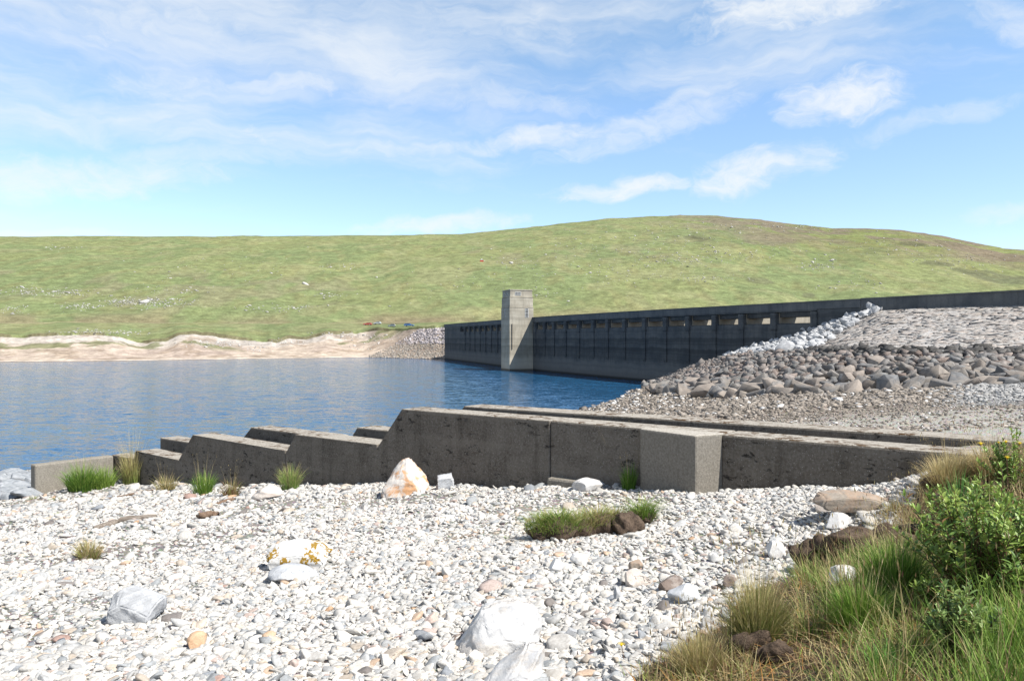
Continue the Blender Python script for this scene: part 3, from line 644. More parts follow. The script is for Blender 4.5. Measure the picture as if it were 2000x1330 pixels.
def build_far():
    a = np.r_[np.linspace(-4500, -300, 90, endpoint=False), np.arange(-300, 2300, 2.6), np.linspace(2300, 5500, 70)]
    X, D, Z = far_surface(a, ROWS); v = ROWS[:, None] + 0 * X; A = a[None] + 0 * X
    PY = HZ - Z / D * F
    g1 = np.array([0.128, 0.152, 0.052]); g2 = np.array([0.098, 0.138, 0.047]); g3 = np.array([0.172, 0.178, 0.082]); he = np.array([0.125, 0.100, 0.078]); dk = np.array([0.040, 0.036, 0.022])
    n1 = fbm(X * 0.012, D * 0.012, 5, 41); n2 = fbm(X * 0.05, D * 0.03, 5, 42); n3 = fbm(X * 0.006, D * 0.006, 4, 43); n4 = fbm(X * 0.12, D * 0.05, 4, 46)
    def L(C, c, w): return C + (c - C) * w[..., None]
    C = np.ones(X.shape + (3,)) * g1
    C = L(C, g2, sstep(0.42, 0.62, n1)); C = L(C, g3, sstep(0.5, 0.68, n2) * 0.8); C = L(C, np.array([0.15, 0.135, 0.05]), sstep(0.52, 0.7, n4) * 0.45)
    C = L(C, he, sstep(0.60, 0.74, n3) * sstep(0.45, 0.6, n2) * 0.4 * sstep(2.9, 3.1, v))
    # heather and bare ground near the right summit
    hx = sstep(1180, 1420, A) * sstep(3.30, 3.7, v) * sstep(0.36, 0.56, n2 * 0.6 + n1 * 0.4); C = L(C, he, hx * 1.0)
    hx = sstep(1560, 1900, A) * sstep(3.2, 3.6, v) * sstep(0.35, 0.55, n1); C = L(C, np.array([0.13, 0.10, 0.075]), hx * 0.85)
    for (cx, cy, rx, ry) in ((1780, 477, 28, 6), (1360, 467, 25, 6), (1480, 547, 30, 6), (1580, 578, 14, 6), (1900, 530, 40, 5), (1960, 546, 70, 9), (1830, 515, 30, 4), (1500, 470, 60, 12)):
        r2 = ((A - cx) / rx) ** 2 + ((PY - cy - (A - cx) * 0.10) / ry) ** 2 + (n4 - .5) * 2.5; C = L(C, dk if rx != 60 else he, sstep(1.2, 0.5, r2) * 0.7)
    # brown burnt-looking strip at the foot by the dam
    w = sstep(650, 760, A) * sstep(900, 850, A) * sstep(2.55, 2.75, v) * sstep(3.035, 3.0, v); C = L(C, np.array([0.12, 0.075, 0.048]), w * (0.6 + 0.4 * n4))
    w = sstep(3.06, 3.0, v) * sstep(2.9, 2.97, v) * sstep(0.3, 0.5, fbm(A * 0.01, A * 0, 3, 77)); C = L(C, np.array([0.16, 0.115, 0.075]), w * 0.75)
    # track
    w = sstep(2.86, 2.90, v) * sstep(2.96, 2.93, v) * (A < 900); C = L(C, np.array([0.26, 0.20, 0.13]), w * sstep(0.35, 0.55, fbm(A * 0.012, A * 0, 3, 78)) * 0.7)
    # scarp
    w = ((v > 1.985) & (v < 2.03)).astype(float) * sstep(0.42, 0.55, fbm(A * 0.02, A * 0 + 4, 3, 31)) * (A < 760); C = L(C, np.array([0.075, 0.048, 0.032]), w * 0.9)
    # drawdown beach
    b = (v < 1.99)
    sand = np.array([0.43, 0.365, 0.305]); pink = np.array([0.38, 0.315, 0.27]); grey = np.array([0.42, 0.395, 0.365]); mud = np.array([0.25, 0.195, 0.145])
    m1 = fbm(X * 0.05, D * 0.045, 5, 51); m2 = fbm(X * 0.16, D * 0.12, 4, 52)
    B = np.ones_like(C) * sand; B = L(B, pink, sstep(0.4, 0.6, m1)); B = L(B, grey, sstep(1.62, 1.82, v + (m1 - .5) * .4) * 0.85); B = L(B, mud, sstep(0.58, 0.68, m2) * 0.6)
    rub = sstep(715, 790, A + (v - 1.4) * 90); B = L(B, np.array([0.30, 0.245, 0.20]), rub * (0.6 + 0.4 * m2)); B = L(B, g3 * 1.2, sstep(0.6, 0.7, m1) * sstep(600, 680, A) * sstep(800, 760, A) * 0.6)
    B = L(B, np.array([0.16, 0.125, 0.095]), sstep(1.03, 1.0, v)); B = L(B, np.array([0.62, 0.57, 0.50]), sstep(1.10, 1.05, v) * sstep(1.02, 1.04, v) * 0.5)
    st1 = fbm(A * 0.012 + n1 * 2, PY * 0.55 + A * 0.01, 4, 91) - .5; st2 = fbm(A * 0.05, PY * 1.1, 3, 92) - .5
    C = C * (1 + 0.42 * st1 + 0.34 * st2)[..., None]
    C = L(C * 1.16, np.array([0.235, 0.258, 0.155]), 0.36 - 0.22 * sstep(1250, 1600, A) * sstep(3.2, 3.5, v))  # hill colours paled to stand in for haze
    B = B * (1 + .5 * (fbm(X * .5, D * .25, 5, 57) - .5))[..., None]; gp_ = sstep(.56, .62, fbm(X * .06, D * .08, 4, 58)) * sstep(1.35, 1.6, v); B = L(B, np.array([.15, .165, .075]), gp_ * .8)
    C = np.where(b[..., None], B, C)
    V = np.stack([X, D, Z], -1).reshape(-1, 3); ny, nx = X.shape; i = np.arange(ny * nx).reshape(ny, nx)
    Q = np.stack([i[:-1, :-1], i[:-1, 1:], i[1:, 1:], i[1:, :-1]], -1).reshape(-1, 4)
    tag(mesh('hills', V, Q, M['hill'], col=C.reshape(-1, 3), smooth=True), kind='structure')
build_far()
def build_hill_rocks():
    rng = np.random.RandomState(4); pr = [hull_shape(700 + k, 12) for k in range(6)]
    cl = [(300, 592, 60, 9, 130), (240, 590, 30, 7, 50), (130, 572, 50, 7, 60), (55, 570, 40, 8, 50), (160, 600, 40, 6, 40), (20, 605, 30, 8, 30), (580, 602, 30, 4, 24), (330, 568, 60, 8, 30), (660, 522, 40, 6, 22), (640, 578, 30, 4, 20),
          (520, 605, 60, 7, 30), (120, 485, 40, 6, 16), (450, 520, 200, 40, 50), (900, 560, 250, 40, 60), (1000, 515, 40, 10, 26), (1300, 470, 200, 30, 110), (1400, 500, 150, 14, 90), (1600, 520, 40, 8, 60), (1380, 545, 60, 6, 40), (1330, 510, 60, 8, 40),
          (1750, 480, 150, 22, 110), (1880, 510, 80, 20, 80), (1500, 445, 150, 8, 90), (1100, 500, 150, 40, 60), (1250, 530, 150, 25, 70), (1680, 555, 80, 14, 40), (1050, 570, 40, 10, 22), (200, 650, 70, 5, 60), (430, 672, 60, 5, 60), (560, 668, 30, 4, 30), (500, 682, 25, 4, 30), (660, 655, 60, 4, 30), (750, 668, 60, 16, 40)]
    ps, sc, cs = [], [], []
    for cx, cy, sx, sy, n in cl:
        n = int(n * 2.4)
        a = cx + rng.normal(0, sx * 0.6, n); y = cy + rng.normal(0, sy * 0.6, n)
        vv = np.linspace(1.05, 3.99, 900); X, d, z = far_surface(a, vv); Y = HZ - z / d * F
        for k in range(n):
            ii = np.where(Y[:, k] <= y[k])[0]
            if not len(ii): continue
            i = ii[0]; s = rng.lognormal(0, 0.5) * 0.25 * (d[i, k] / 500) ** 0.6
            ps.append((X[i, k], d[i, k], z[i, k] + s * .15)); sc.append((s * rng.uniform(1, 1.9), s * rng.uniform(.8, 1.4), s * rng.uniform(.35, .7))); g = rng.uniform(0.36, 0.56); cs.append((g, g * 0.98, g * 0.95))
    V, Fc, C = scatter(pr, np.array(ps), np.array(sc), 0.2, np.array(cs), rng)
    tag(mesh('hillside_rocks', V, Fc, M['rubble'], col=C), 'pale rocks scattered in patches over the green hillside', 'rocks', kind='stuff')
    # rubble apron at the dam's far end
    n = 4200; a = rng.uniform(722, 906, n); vv = rng.uniform(1.0, 2.0, n); ps, sc, cs = [], [], []
    X, d, z = far_surface(np.arange(720, 910, 1.0), np.linspace(1, 2, 200))
    for k in range(n):
        t = vv[k] - 1
        if a[k] < 722 + 110 * max(0, t - 0.1): continue
        i, j = int(t * 199), int(a[k] - 720); s = rng.lognormal(0, .35) * 0.20 * (1.6 if a[k] > 800 and t > .55 else 1)
        ps.append((X[i, j], d[i, j], z[i, j] + .1)); sc.append((s * rng.uniform(1, 1.6), s * rng.uniform(.8, 1.3), s * rng.uniform(.5, .8)))
        g = rng.uniform(0.24, 0.42) if not (t > 0.55 and a[k] > 790) else rng.uniform(.35, .55); cs.append((g, g * .92, g * .84 if t < .55 else g * .95))
    V, Fc, C = scatter(pr, np.array(ps), np.array(sc), 0.3, np.array(cs), rng)
    tag(mesh('shore_rubble', V, Fc, M['rubble'], col=C), 'brown and white rubble slope at the far end of the dam', 'rubble', kind='stuff')
build_hill_rocks()

# ------------------------------------------------------------------ rockfill embankment against the near end of the dam
def apt(px, py): d = ax_pt(px)[1]; return np.array(P(px, py, d))
def extra(x, y, z): return np.array((x, y, z), float)
TOP = [extra(78, 34, 3.6), extra(66, 57, 3.65), apt(2000, 592), apt(1850, 597), apt(1700, 602), apt(1640, 622), apt(1560, 652), apt(1470, 679), apt(1400, 697), apt(1340, 716), apt(1300, 731), apt(1264, 748)]
MID = [extra(66, 30, -0.9), extra(52, 46, -0.9), np.array(P(2000, 690, 60)), np.array(P(1880, 689, 62)), np.array(P(1760, 687, 66)), np.array(P(1660, 684, 72)), np.array(P(1590, 682, 79)), np.array(P(1500, 688, 90)), np.array(P(1430, 699, 100)), np.array(P(1370, 715, 111)), np.array(P(1318, 733, 124)), np.array(P(1268, 749, 138))]
TOE = [extra(58, 24, -2.4), extra(44, 38, -2.7), np.array(P(2000, 757, 48)), np.array(P(1890, 760, 50)), np.array(P(1760, 769, 53)), np.array(P(1640, 774, 57)), np.array(P(1520, 776, 61)), np.array(P(1440, 776, 66)), np.array(P(1380, 774, 73)), np.array(P(1320, 771, 84)), np.array(P(1280, 762, 104)), np.array(P(1258, 752, 132))]
TOP = [t + np.array([0.6, 0.3, 0.0]) for t in TOP]
def emb(u, v):
    """u along (0 right .. 11 left), v 0 top .. 1 middle .. 2 toe"""
    u = np.asarray(u, float); v = np.asarray(v, float); out = np.zeros(u.shape + (3,))
    L = [np.array(q) for q in (TOP, MID, TOE)]; k = np.arange(12)
    c = [np.stack([np.interp(u, k, l[:, j]) for j in range(3)], -1) for l in L]
    t = v[..., None]
    out = np.where(t < 1, c[0] + (c[1] - c[0]) * t, c[1] + (c[2] - c[1]) * (t - 1))
    return out
def emb_base(u, v):
    Pt = emb(u, v); Pt[..., 2] += (fbm(Pt[..., 0] * 0.5, Pt[..., 1] * 0.5, 4, 61) - 0.5) * 0.30 - 0.10
    return Pt
def emb_normal(u, v):
    e = .05; a = emb(u + e, v) - emb(u - e, v); b = emb(u, np.minimum(v + e, 2)) - emb(u, np.maximum(v - e, 0)); n = np.cross(a, b); n /= np.linalg.norm(n, axis=-1)[..., None]
    return n * np.sign(n[..., 2:3])
def build_embankment():
    u = np.linspace(0, 11, 160); v = np.linspace(0, 2.0, 70); Uu, Vv = np.meshgrid(u, v); Pt = emb_base(Uu, Vv)
    Vx = Pt.reshape(-1, 3); ny, nx = Uu.shape; i = np.arange(ny * nx).reshape(ny, nx)
    Q = np.stack([i[:-1, :-1], i[:-1, 1:], i[1:, 1:], i[1:, :-1]], -1).reshape(-1, 4)
    # skirt below the toe and behind the top so it is a solid bank
    sk0 = Pt[0].copy(); sk0[:, 2] = -15; sk1 = Pt[-1].copy(); sk1[:, 2] = -15
    n0 = len(Vx); Vx = np.vstack([Vx, sk0, sk1])
    a = np.arange(nx - 1); Q2 = np.stack([n0 + a, n0 + a + 1, i[0, :-1] + 1, i[0, :-1]], -1); Q3 = np.stack([i[-1, :-1], i[-1, :-1] + 1, n0 + nx + a + 1, n0 + nx + a], -1)
    o = mesh('embankment', Vx, np.vstack([Q, Q2, Q3]), M['pitch'], smooth=True)
    tag(o, 'pale stone-pitched embankment sloping down from the wing of the dam', 'embankment')
    rng = np.random.RandomState(11)
    # hand-set pitching: flat stones lying in the slope
    pr = [hull_shape(300 + k, 14) for k in range(8)]
    n = 6500; uu = rng.uniform(0.4, 7.2, n); vv = rng.uniform(0.0, 1.02, n)
    lim = np.interp(uu, [0, 4.0, 5.2, 6.2, 7.2], [0.0, 0.04, 0.50, 0.98, 1.2]); ok = vv > lim; uu, vv = uu[ok], vv[ok]; n = len(uu)
    ps = emb_base(uu, vv); s = rng.lognormal(0, .35, n) * 0.27
    sc = np.stack([s * rng.uniform(1, 2.1, n), s * rng.uniform(.7, 1.1, n), s * rng.uniform(.03, .06, n)], -1)
    g = rng.uniform(0.30, 0.40, n); wm = rng.uniform(-0.02, 0.03, n); cs = np.stack([g * 1.03 + wm * .8, g * .965, g * .91 - wm * .4], -1)
    V, Fc, C = scatter(pr, ps, sc, 0.025, cs, rng, emb_normal(uu, vv))
    tag(mesh('pitching_stones', V, Fc, M['rubble'], col=C), 'flat grey pitching stones covering the upper embankment slope', 'stones', kind='stuff')
    # dark ragged course at the foot of the pitching
    n = 900; uu = rng.uniform(0.6, 6.1, n); vv = rng.normal(1.03, 0.04, n); ps = emb(uu, vv); s = rng.lognormal(0, .3, n) * 0.30
    sc = np.stack([s * rng.uniform(1, 1.7, n), s * rng.uniform(.8, 1.2, n), s * rng.uniform(.5, .8, n)], -1); g = rng.uniform(.055, .13, n); cs = np.stack([g, g * .97, g * .95], -1)
    V, Fc, C = scatter(pr, ps, sc, 0.4, cs, rng)
    tag(mesh('broken_stones', V, Fc, M['rubble'], col=C), 'dark broken stones along the lower edge of the pitched slope', 'stones', kind='stuff')
    # rip-rap boulders
    mats = []
    for k, (d, p_) in enumerate((((.125, .118, .11), (.225, .212, .20)), ((.15, .132, .118), (.265, .235, .205)), ((.10, .10, .102), (.18, .18, .18)), ((.20, .172, .15), (.31, .27, .235)))):
        mats.append(rock_mat('riprap_rock_%s' % 'abcd'[k], d, p_, (0.26, 0.22, 0.18), 0.3, 0.0, 1.3, seed=k * 1.7))
    proto = []
    for k in range(16):
        V, Fc = hull_shape(400 + k, 11, .025)
        o = mesh('riprap_boulder', V, Fc, mats[k % 4]); proto.append(o)
    cand = []
    for t in range(14000):
        u_ = rng.uniform(1.0, 10.9); v_ = rng.uniform(1.06, 2.02)
        if u_ > 6.0: v_ = rng.uniform(np.interp(u_, [6, 7.2, 8.6, 11], [1.06, 1.0, 0.45, 0.2]), 2.02)
        c = emb(u_, v_); r = (0.38 + 0.32 * np.clip((v_ - 1.1) / .9, 0, 1) ** 1.5) * rng.lognormal(0, .22)
        if v_ > 1.88: r *= 1.15
        r = min(r, 1.05)
        if any((c[0] - q[0]) ** 2 + (c[1] - q[1]) ** 2 < ((r + q[3]) * 0.66) ** 2 for q in cand): continue
        cand.append((c[0], c[1], c[2], r, u_, v_))
    cand.sort(key=lambda q: -q[3] / q[1])
    lab = ['grey angular boulder in the dark rip-rap at the embankment foot', 'brownish boulder in the dark rip-rap at the embankment foot', 'dark grey boulder in the dark rip-rap at the embankment foot', 'pinkish tan boulder in the dark rip-rap at the embankment foot']
    used = set()
    for k, q in enumerate(cand[:300]):
        pi = rng.choice([0, 1, 2, 4, 5, 6, 8, 9, 10, 12, 13, 14, 0, 2, 4, 6, 8, 10, 3, 7, 11, 15]); src = proto[pi]
        o = src if pi not in used else src.copy()
        if pi in used: COL.objects.link(o)
        used.add(pi); r = q[3]
        o.location = (q[0], q[1], q[2] + 0.18 * r); o.rotation_euler = (rng.normal(0, .35), rng.normal(0, .35), rng.uniform(0, 6.28)); o.scale = (r * rng.uniform(.95, 1.4), r * rng.uniform(.75, 1.05), r * rng.uniform(.55, .85))
        tag(o, lab[pi % 4], 'boulder', 'rip-rap boulders, ' + ('grey', 'brownish', 'dark grey', 'pinkish')[pi % 4])
    for k in range(16):
        if k not in used: bpy.data.objects.remove(proto[k])
    rest = cand[300:]
    if rest:
        pr3 = [hull_shape(400 + k, 11) for k in range(10)]; ps = np.array([(q[0], q[1], q[2] + .18 * q[3]) for q in rest]); n = len(ps)
        s = np.array([q[3] for q in rest]); sc = np.stack([s * rng.uniform(.95, 1.4, n), s * rng.uniform(.75, 1.05, n), s * rng.uniform(.55, .85, n)], -1)
        g = rng.uniform(.14, .26, n); wm = rng.uniform(-.01, .035, n); cs = np.stack([g + wm, g * .97, g * .95 - wm * .4], -1)
        V, Fc, C = scatter(pr3, ps, sc, .35, cs, rng)
        tag(mesh('riprap_rubble', V, Fc, M['rubble'], col=C), 'smaller rip-rap stones farther up the dark rock slope', 'rubble', kind='stuff')
    # white quarry stones tumbled along the edge next to the dam
    wm_ = [rock_mat('white_quarry_rock_%s' % 'ab'[k], (.27, .28, .29), (.52, .52, .52), (.22, .22, .23), .5, 0.0, 1.5, seed=k * 3.1) for k in range(2)]
    wp = []
    for k in range(8):
        V, Fc = hull_shape(500 + k, 12, .03); wp.append(mesh('white_stone', V, Fc, wm_[k % 2]))
    used = set(); got = []
    for t in range(6000):
        u_ = rng.uniform(3.9, 7.9); lim = np.interp(u_, [3.9, 4.6, 5.2, 6.0, 7.2, 7.9], [0.08, 0.24, 0.50, 0.98, 1.0, 0.3]); lo = np.interp(u_, [3.9, 6.6, 7.9], [0, 0, 0.05]); v_ = rng.uniform(lo - .02, lim)
        c = emb(u_, max(v_, 0)); r = rng.lognormal(0, .28) * 0.42
        if any((c[0] - q[0]) ** 2 + (c[1] - q[1]) ** 2 < ((r + q[2]) * .72) ** 2 for q in got): continue
        got.append((c[0], c[1], r))
        if len(got) > 290: break
        pi = rng.randint(8); o = wp[pi] if pi not in used else wp[pi].copy()
        if pi in used: COL.objects.link(o)
        used.add(pi); o.location = (c[0], c[1], c[2] + .25 * r); o.rotation_euler = (rng.normal(0, .5), rng.normal(0, .5), rng.uniform(0, 6.28)); o.scale = (r * rng.uniform(1, 1.4), r * rng.uniform(.8, 1.1), r * rng.uniform(.6, .9))
        tag(o, 'white broken stone in the pale band between dam and embankment', 'stone', 'white stones along the embankment edge')
build_embankment()

# gravel of the terrace behind the channel
def build_terrace():
    rng = np.random.RandomState(21); pr = [hull_shape(800 + k, 11) for k in range(10)]
    n = 62000; d = 13 + 105 * rng.uniform(0, 1, n) ** 1.7; px = rng.uniform(1050, 2080, n); x = (px - 1000) / F * d
    q = (x - W0[0]) * N2[0] + (d - W0[1]) * N2[1]; z = H(x, d); ok = (q > 2.6) & (z > -8.15) & (rng.uniform(0, 1, n) < 0.25 + 0.75 * (1 - sstep(28, 16, d) * sstep(4.5, 8, x)))
    x, d, z = x[ok], d[ok], z[ok]; n = len(x)
    s = rng.lognormal(0, .36, n) * (0.020 + 0.0014 * d); s = np.where((d < 27) & (x > 4), s * .6, s)
    g = rng.uniform(.17, .34, n); cs = np.stack([g * 1.07, g * .95, g * .83], -1)
    gp = (sstep(.53, .62, x / d) * (d > 24)) > rng.uniform(0, 1, n); cs[gp] = (rng.uniform(.26, .42, n)[:, None] * np.array([1.0, 1, 1.0]))[gp]
    wt = rng.uniform(0, 1, n) < np.where((d > 60) & (x < 22), .14, .04); cs[wt] = rng.uniform(.5, .68, wt.sum())[:, None]
    sc = np.stack([s * rng.uniform(1, 1.7, n), s * rng.uniform(.7, 1.1, n), s * rng.uniform(.4, .7, n)], -1)
    V, Fc, C = scatter(pr, np.stack([x, d, z + s * .1], -1), sc, .25, cs, rng)
    tag(mesh('terrace_gravel', V, Fc, M['rubble'], col=C), 'brown and grey gravel between the channel walls and the rip-rap', 'gravel', kind='stuff')
build_terrace()

# ------------------------------------------------------------------ concrete channel (two stepped walls)
def fz(px, py): return (HZ - py) / F * wall_d(px)
def build_channel():
    def wall_poly(prof, bottom, q0, q1, name, mat, parent, qfun=None):
        mb = MB(); base = []
        pts = prof + [(prof[-1][0], bottom), (prof[0][0], bottom)]
        for s, z in pts:
            o = qfun(s) if qfun else q0
            p = W0 + U2 * s + N2 * o; base.append((p[0], p[1], z))
        mb.prism(base, (*(N2 * (q1 - q0)), 0)); return mb.build(name, mat, parent, 0.035, 2)
    # near wall: straight top at the right, saw-toothed steps towards the water
    front = empty('channel_wall', (0, 0, 0)); tag(front, 'front concrete channel wall with saw-toothed stepped top and a splayed buttress', 'wall', kind='thing')
    zt = -1.40
    A = [(wall_s(2500), zt), (wall_s(1410) , zt)]
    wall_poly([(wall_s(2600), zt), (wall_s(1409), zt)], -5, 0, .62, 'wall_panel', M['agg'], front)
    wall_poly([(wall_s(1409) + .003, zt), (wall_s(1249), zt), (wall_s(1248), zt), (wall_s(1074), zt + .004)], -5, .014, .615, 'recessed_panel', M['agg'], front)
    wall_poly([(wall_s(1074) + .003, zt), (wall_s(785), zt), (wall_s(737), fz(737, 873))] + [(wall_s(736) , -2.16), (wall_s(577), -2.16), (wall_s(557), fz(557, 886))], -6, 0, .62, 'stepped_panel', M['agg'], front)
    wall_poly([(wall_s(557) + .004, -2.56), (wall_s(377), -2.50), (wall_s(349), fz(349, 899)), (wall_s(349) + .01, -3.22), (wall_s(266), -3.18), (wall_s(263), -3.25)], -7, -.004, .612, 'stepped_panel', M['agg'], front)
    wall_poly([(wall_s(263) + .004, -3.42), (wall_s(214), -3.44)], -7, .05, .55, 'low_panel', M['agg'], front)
    # splayed buttress
    d1 = 2100 / 178.; L = ((1250 - 1000) / F * d1, d1); Cn = (2.61, 10.94); Fp = wall_pt(1410); b1 = wall_pt(1409) + N2 * .155; b0 = wall_pt(1250) + N2 * .155
    Fp2 = Fp - N2 * 0.0
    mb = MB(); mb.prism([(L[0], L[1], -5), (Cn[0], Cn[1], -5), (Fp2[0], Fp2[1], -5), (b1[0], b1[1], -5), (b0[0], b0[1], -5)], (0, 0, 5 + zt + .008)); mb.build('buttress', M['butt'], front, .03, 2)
    # wing turned towards the beach at the low end
    wing = empty('wing_wall', (0, 0, 0)); tag(wing, 'low sandy concrete wing wall, sunlit, behind the green grass at left', 'wall', kind='thing')
    e0 = wall_pt(222); e1 = np.array(P(68, 905, 20.8)[:2]); dv = (e1 - e0) / np.linalg.norm(e1 - e0); nn = np.array([dv[1], -dv[0]])
    if nn @ np.array([1, 0]) > 0: nn = -nn
    mb = MB(); base = [e0 - dv * .0, e1, e1 + nn * .32, e0 + nn * .32 ]
    mb.prism([(*p, -7) for p in base], (0, 0, 7 - 3.44)); mb.build('wing_panel', M['sandy'], wing, .05, 3)
    # far wall of the channel
    back = empty('channel_wall', (0, 0, 0)); tag(back, 'rear concrete channel wall, mossy topped, seen above the front wall', 'wall', kind='thing')
    def qf(s): return float(np.interp(s, [wall_s(1700), wall_s(905)], [1.66, 1.24]))
    def bz(px): return px
    qb = lambda s: qf(s)
    def bs(px, o):   # along-wall position whose offset point falls in column px
        k = (px - 1000) / F; p = W0 + N2 * o
        return float((k * p[1] - p[0]) / (U2[0] - k * U2[1]))
    wall_poly([(bs(2600, 1.9), zt), (bs(1700, 1.66), zt), (bs(905, 1.24), zt), (bs(880, 1.24), -1.9), (bs(840, 1.24), -2.07), (bs(697, 1.24), -2.07), (bs(677, 1.24), -2.5), (bs(640, 1.24), -2.37), (bs(490, 1.24), -2.37), (bs(465, 1.24), -2.85), (bs(440, 1.24), -3.02), (bs(312, 1.24), -3.02)], -7.5, 0, .6, 'stepped_panel', M['agg'], back, qb)
    # channel bed
    mb = MB()
    mb.prism([(*(W0 + U2 * wall_s(2600) + N2 * .63), -3.4), (*(W0 + U2 * wall_s(330) + N2 * .63), -4.6), (*(W0 + U2 * wall_s(330) + N2 * 1.23), -4.6), (*(W0 + U2 * wall_s(2600) + N2 * 1.23), -3.4)], (0, 0, .2)); mb.build('channel_bed', M['agg'], front)
    # broken concrete footing showing at the base of the recessed panel
    fo = empty('concrete_footing', (0, 0, 0)); tag(fo, 'pale broken concrete footing on the shingle below the recessed wall panel', 'concrete slab')
    a = wall_pt(1076); b = wall_pt(1185)
    mb = MB(); zb = float(H(*a)) 
    mb.prism([(*(a - N2 * .16 + U2 * -.02), zb - .25), (*(b - N2 * .08), zb - .25), (*(b + N2 * .15), zb - .25), (*(a + N2 * .15), zb - .25)], (0, 0, .42)); mb.build('footing_slab', M['sandy'], fo, .04, 2)
build_channel()

# ------------------------------------------------------------------ shingle
PEB = np.array([(.54, .53, .51), (.47, .465, .455), (.60, .59, .57), (.40, .41, .42), (.31, .33, .35), (.24, .26, .29), (.46, .41, .355), (.45, .345, .265), (.43, .29, .19), (.42, .35, .325), (.19, .175, .17), (.36, .255, .225)])
PEBW = np.array([.26, .25, .18, .14, .06, .02, .05, .010, .003, .018, .007, .002]); PEBW = PEBW / PEBW.sum()
KEEP = []          # (x, y, r): room left for the named boulders and turf
def build_shingle():
    rng = np.random.RandomState(31)
    def region(n, d0, d1, pw, px0, px1):
        d = d0 + (d1 - d0) * rng.uniform(0, 1, n) ** pw; px = rng.uniform(px0, px1, n); x = (px - 1000) / F * d
        q = (x - W0[0]) * N2[0] + (d - W0[1]) * N2[1]; s = (x - W0[0]) * U2[0] + (d - W0[1]) * U2[1]
        vw = veg_w(x, d); ok = ((q < -0.02) | (s > S_END + .4)) & (vw < rng.uniform(0.1, 0.75, n))
        z = Hraw(x, d); ok &= z > -8.2
        bare = fbm(x * .55 + 3, d * .55, 4, 66); ok &= (bare < .57) | (rng.uniform(0, 1, n) < .42)
        return x[ok], d[ok]
    def put(name, label, x, d, s, sub, cuts, lo, hi, nproto, seed, smooth, asp=(.30, .64)):
        n = len(x); pr = [rock_shape(seed + k, sub, cuts, lo, hi, .05) for k in range(nproto)]
        ci = rng.choice(len(PEB), n, p=PEBW); cs = PEB[ci] * rng.uniform(.84, 1.10, n)[:, None] * np.array([1.02, 1.0, .965])
        dull = sstep(17, 24, d)[:, None] * .25; cs = cs * (1 - dull)
        sc = np.stack([s * rng.uniform(1, 1.6, n), s * rng.uniform(.72, 1.05, n), s * rng.uniform(asp[0], asp[1], n)], -1)
        V, Fc, C = scatter(pr, np.stack([x, d, H(x, d) + s * rng.uniform(-.05, .28, n)], -1), sc, .34, cs, rng)
        tag(mesh(name, V, Fc, M['pebble'], col=C, smooth=smooth), label, 'pebbles', kind='stuff')
    x, d = region(13500, 3.2, 4.7, 1.0, -60, 1700)
    s = rng.lognormal(-.2, .43, len(x)) * .0225; put('pebbles', 'white and grey pebbles covering the beach nearest the viewer', x, d, s, 3, 13, .40, .70, 12, 100, True)
    x, d = region(50000, 4.5, 8.6, 1.0, -60, 2000)
    s = rng.lognormal(-.2, .43, len(x)) * .0225; put('pebbles', 'white and grey pebbles in the near middle of the beach', x, d, s, 2, 12, .42, .74, 14, 120, True)
    x, d = region(56000, 8.2, 15.5, 1.2, -60, 1900)
    s = rng.lognormal(-.2, .43, len(x)) * (.010 + .0014 * d); put('pebbles', 'white and grey pebbles across the far middle of the beach', x, d, s, 2, 9, .5, .82, 12, 140, False)
    x, d = region(42000, 14, 46, 1.6, -200, 800)
    s = rng.lognormal(-.2, .43, len(x)) * (.012 + .0018 * d); put('pebbles', 'pale pebbles sloping down to the wall and water at left', x, d, s, 1, 8, .5, .82, 10, 170, False)
    x, d = region(520, 3.6, 13, 1.1, -40, 1800)
    s = rng.lognormal(0, .3, len(x)) * .040; put('cobbles', 'larger pale cobbles strewn thinly over the pebble beach', x, d, s, 3, 10, .5, .8, 12, 190, True)
build_shingle()

# ------------------------------------------------------------------ boulders that can be told apart
def hull_rock(profile, seed, front=.7, back=.6, noise=.05, drop=.15):
    r = np.random.RandomState(seed); bm = bmesh.new()
    for y, k in ((-1, front), (-.35, 1.0), (.45, .96), (1, back)):
        for x, z in profile:
            zz = -1 + (z + 1) * (k if y < 0 else .5 + .5 * k) - (drop if y == -1 else 0); bm.verts.new((x * (.5 + .5 * k) + r.normal(0, .02), y, max(zz, -1.0) + r.normal(0, .02)))
    h = bmesh.ops.convex_hull(bm, input=bm.verts); bmesh.ops.delete(bm, geom=[v for v in bm.verts if not v.link_faces], context='VERTS')
    bmesh.ops.dissolve_limit(bm, angle_limit=rad(9), verts=bm.verts, edges=bm.edges)
    bmesh.ops.bevel(bm, geom=list(bm.edges), offset=.07, segments=2, affect='EDGES', clamp_overlap=True)
    bmesh.ops.triangulate(bm, faces=bm.faces)
    for k in range(3): bmesh.ops.subdivide_edges(bm, edges=[e for e in bm.edges if e.calc_length() > .16], cuts=1); bmesh.ops.triangulate(bm, faces=[f for f in bm.faces if len(f.verts) > 3])
    bm.verts.ensure_lookup_table(); V = np.array([v.co[:] for v in bm.verts]); Fc = np.array([[v.index for v in f.verts] for f in bm.faces]); bm.free()
    for k in range(9):
        n = r.normal(size=3) * (1.5 + k * 1.6); V = V * (1 + noise / (1 + .7 * k) * np.sin(V @ n + r.uniform(0, 6.28)))[:, None]
    V -= (V.max(0) + V.min(0)) / 2; V /= np.abs(V).max(0); return V, Fc
